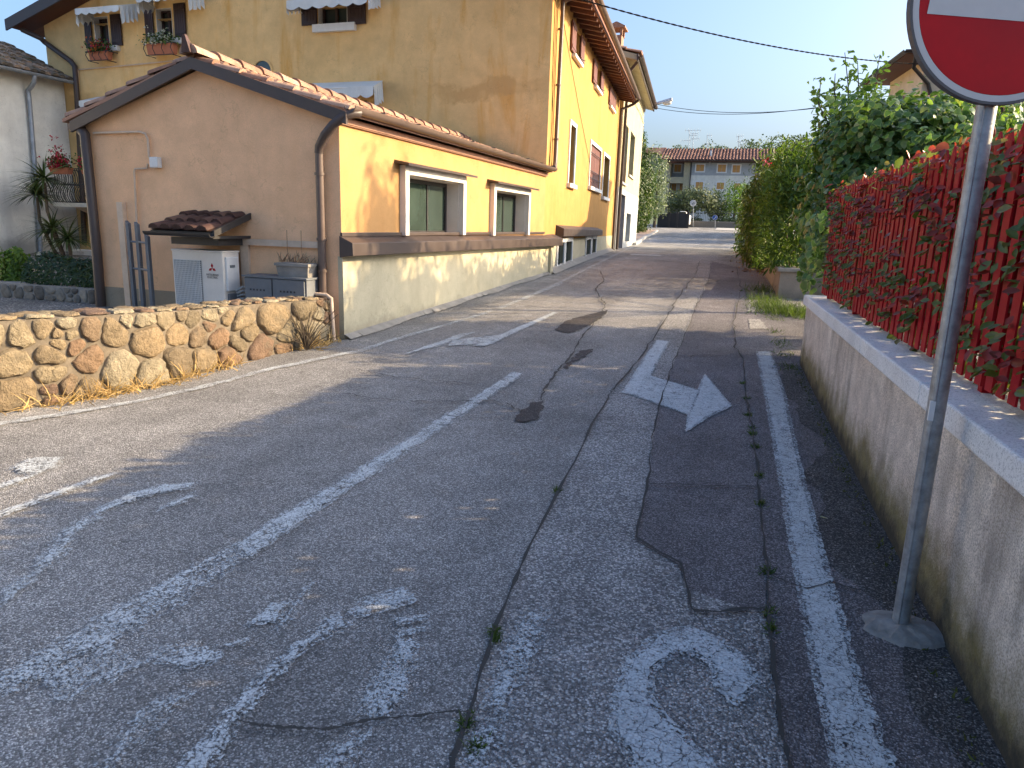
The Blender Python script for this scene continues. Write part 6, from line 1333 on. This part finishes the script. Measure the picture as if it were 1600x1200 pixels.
mb.hexa([(p[0],70.4,q[2]),(q[0],70.4,q[2]),(q[0],72,q[2]),(p[0],72,q[2])], [(p[0]+.15,70.6,p[2]),(q[0]-.15,70.6,p[2]),(q[0]-.15,71.8,p[2]),(p[0]+.15,71.8,p[2])]); mb.box(p[0]-.3, q[0]+.3, 70.2, 72.2, gz-.1+.3, q[2]); mb.build('body', M['whitep'], pk, bevel=.08)
mb = MB(); mb.box(p[0]+.1, q[0]-.1, 70.42, 70.5, q[2]+.02, p[2]-.05); mb.build('windscreen', M['glass'], pk)
for sx_ in (p[0], q[0]): mb = MB(); mb.tube([(sx_-.1,70.35,gz+.25),(sx_+.1,70.35,gz+.25)], .28, 12); mb.build('wheel', M['bin'], pk)
def rsign(u, v, ub, vb, Y, r, label, field, ring, mark):
    p = atY(u, v, Y); b = atY(ub, vb, Y); t = thing('road_sign', label, 'road sign', (b[0], Y, g(Y))); mb = MB(); mb.tube([(b[0],Y,g(Y)-.1),(p[0],Y,p[2]+r)], .035, 6); mb.build('pole', M['galv'], t)
    def dsk(rr, y, name, mat, par): mb = MB(); mb.add([(p[0]+rr*math.cos(2*math.pi*k/28), y, p[2]+rr*math.sin(2*math.pi*k/28)) for k in range(28)]+[(p[0]+rr*math.cos(2*math.pi*k/28), y+.02, p[2]+rr*math.sin(2*math.pi*k/28)) for k in range(28)], [tuple(range(28)), tuple(range(28,56))]+[(k,(k+1)%28,28+(k+1)%28,28+k) for k in range(28)]); return mb.build(name, mat, par)
    pl = dsk(r, Y-.07, 'sign_plate', ring, t); dsk(r*.88, Y-.095, 'sign_field', field, pl)
    mb = MB()
    for s in mark: mb.add([(p[0]+x*r, Y-.10, p[2]+z*r) for x, z in s], [tuple(range(len(s)))])
    mb.build('symbol', ring if mark and field is M['blues'] else M['greyback'], pl); return t
rsign(1083,317.5,1083.5,353,71.5,.30,'round white far sign with a dark symbol on a thin pole',M['whites'],M['whitep'],[[(-.45,-.1),(.3,.35),(.4,.2),(-.35,-.25)],[(-.3,-.45),(.45,0),(.5,-.15),(-.2,-.55)]])
rsign(1117,340,1117.5,356,70.5,.24,'round blue far sign with a white arrow on a short pole',M['blues'],M['whites'],[[(-.5,-.55),(.25,.2),(.4,.05),(-.35,-.7)],[(.0,.4),(.55,.5),(.5,-.1)]])
sheet('grass_verge', [[(atY(1118,354,67)[0],66.5),(9,66.5),(9,71.5),(atY(1118,354,67)[0],71.5)]], M['kerbm'], .03, label='pale verge in front of the far low wall')
# hill behind the roofs
mb = MB(); xs = np.linspace(-260, 260, 40); ysh = np.linspace(110, 399, 18)
def hill(x, y): t = max(0, min(1, (y-130)/190)); return 1.5+t*t*(3-2*t)*(27+4*math.sin(x*.03)+3*math.sin(x*.011+1)+.045*min(0,-x))
hv = [(x, y, hill(x, y)) for y in ysh for x in xs]; nx = len(xs)
mb.add(hv, [(j*nx+i, j*nx+i+1, (j+1)*nx+i+1, (j+1)*nx+i) for j in range(len(ysh)-1) for i in range(nx-1)]); hl = mb.build('hill', M['hillg'], None, smooth=True); tag(hl, 'wooded hill beyond the roofs', kind='structure')
P = []; r_ = np.random.default_rng(71)
for i in range(420):
    x = r_.uniform(-150, 110); y = r_.uniform(190, 330); s = r_.uniform(2.0, 4.0); z = hill(x, y)
    d = unit(r_.normal(0,1,(110,3))); P.append(np.array([x,y,z+s*.9])+d*s*np.array([1,1,.95])*r_.uniform(.6,1,(110,1)))
P = np.concatenate(P); leaves('far_woods', P, r_.normal(0,1,P.shape)+[0,-.4,.5], r_.uniform(.5,1.0,len(P)), M['hillwood'], None, T_small(), .9, kind='stuff', label='hazy woods covering the far hill')
for i, (u, v, Y, wd) in enumerate(((1024,235,235,6),(1043,237,230,5),(1014,238,240,6),(1165,242,230,7))):
    p = atY(u, v, Y); t = thing('hill_house', ['small hillside house with red roof nearest the evergreen hedge','small hillside house with red roof left above the apartment roof','low hillside house with red roof half behind the evergreen hedge','hillside house with red roof at the right above the hedge'][i], 'house', (p[0], Y, p[2])); mb = MB(); mb.box(p[0]-wd/2, p[0]+wd/2, Y, Y+7, p[2]-14, p[2]-.8); mb.build('wall', M['cream'], t); mb = MB(); mb.hexa([(p[0]-wd/2-.5,Y-.6,p[2]-.9),(p[0]+wd/2+.5,Y-.6,p[2]-.9),(p[0]+wd/2+.5,Y+7.6,p[2]-.9),(p[0]-wd/2-.5,Y+7.6,p[2]-.9)], [(p[0]-wd/2,Y+3.4,p[2]+1.2),(p[0]+wd/2,Y+3.4,p[2]+1.2),(p[0]+wd/2,Y+3.6,p[2]+1.2),(p[0]-wd/2,Y+3.6,p[2]+1.2)]); mb.build('roof', M['fartile'], t)

# garden tree outside the right edge of the photograph; its shadow dapples the low house
sha = thing('garden_tree', 'tall garden tree at the right whose shadow dapples the low orange house', 'tree', (7.2, 12.3, .3))
def onray(s, z, L): p = F0(s, 0, z); return (p[0]+sd.x*L, p[1]+sd.y*L, p[2]+sd.z*L)
TB = [(*onray(.9,1.35,12.5),.35,.45,.75),(*onray(.7,.6,12.6),.5,.6,.5),(*onray(2.0,.55,12.2),.5,.65,.40),(*onray(3.2,.50,12.7),.5,.7,.42),(*onray(4.4,.55,12.3),.4,.6,.35),(*onray(5.5,.3,12.4),.4,.6,.3)]
P, N = crown(TB, 6500, .9, .35, 99); leaves('crown', P, N, rng.uniform(.12,.26,6500), M['laurel'], sha, T_leaf(), .42, down=1.6)
mb = MB(); q = onray(2.6,.3,12.4); bx, by = q[0], q[1]; mb.tube([(bx,by,.2),(bx+.1,by,2.5),(bx,by,q[2])], .12, 8, r2=.05)
for b in TB: mb.tube([(bx+.05,by,3.4),((bx+b[0])/2,(by+b[1])/2,(3.4+b[2])/2-.1),(b[0],b[1],b[2])], .03, 5, r2=.01)
mb.build('trunk', M['stemm'], sha)
# ------------------------------------------------------------------ camera, sky, sun
cam = bpy.data.cameras.new('camera'); co = bpy.data.objects.new('camera', cam); COL.objects.link(co); scene.camera = co
cam.sensor_fit = 'HORIZONTAL'; cam.sensor_width = 36; cam.lens = 36*FPX/1600; cam.clip_end = 2000; cam.clip_start = .05
# world axes seen from the camera: columns right, up, backwards
R_cam = Matrix(((c_rt[0], -c_rt[1], -c_rt[2]), (c_fw[0], -c_fw[1], -c_fw[2]), (c_up[0], -c_up[1], -c_up[2]))).to_4x4()
co.matrix_world = Matrix.Translation((0,0,EYE)) @ R_cam
la = bpy.data.lights.new('sun', 'SUN'); la.energy = 2.7; la.angle = math.radians(.5); la.color = (1.0, .76, .46)
lo_ = bpy.data.objects.new('sun', la); COL.objects.link(lo_); lo_.rotation_euler = sd.to_track_quat('Z', 'Y').to_euler(); lo_.location = (20, 8, 20)
w = bpy.data.worlds.new('World'); scene.world = w; w.use_nodes = True; nt = w.node_tree; nt.nodes.clear()
sk = nt.nodes.new('ShaderNodeTexSky'); sk.sky_type = 'NISHITA'; sk.sun_disc = False; sk.sun_elevation = math.radians(SUN_EL); sk.sun_rotation = math.radians(90-SUN_AZ)
sk.air_density = 1.0; sk.dust_density = 6.5; sk.ozone_density = 4.4; sk.altitude = 100
bg = nt.nodes.new('ShaderNodeBackground'); bg.inputs['Strength'].default_value = .10; ou = nt.nodes.new('ShaderNodeOutputWorld')
nt.links.new(sk.outputs[0], bg.inputs[0]); nt.links.new(bg.outputs[0], ou.inputs[0])
scene.view_settings.view_transform = 'Standard'; scene.view_settings.look = 'None'; scene.view_settings.gamma = 1; scene.view_settings.exposure = 2.05
scene.cycles.max_bounces = 8; scene.cycles.transparent_max_bounces = 12; scene.cycles.use_denoising = True
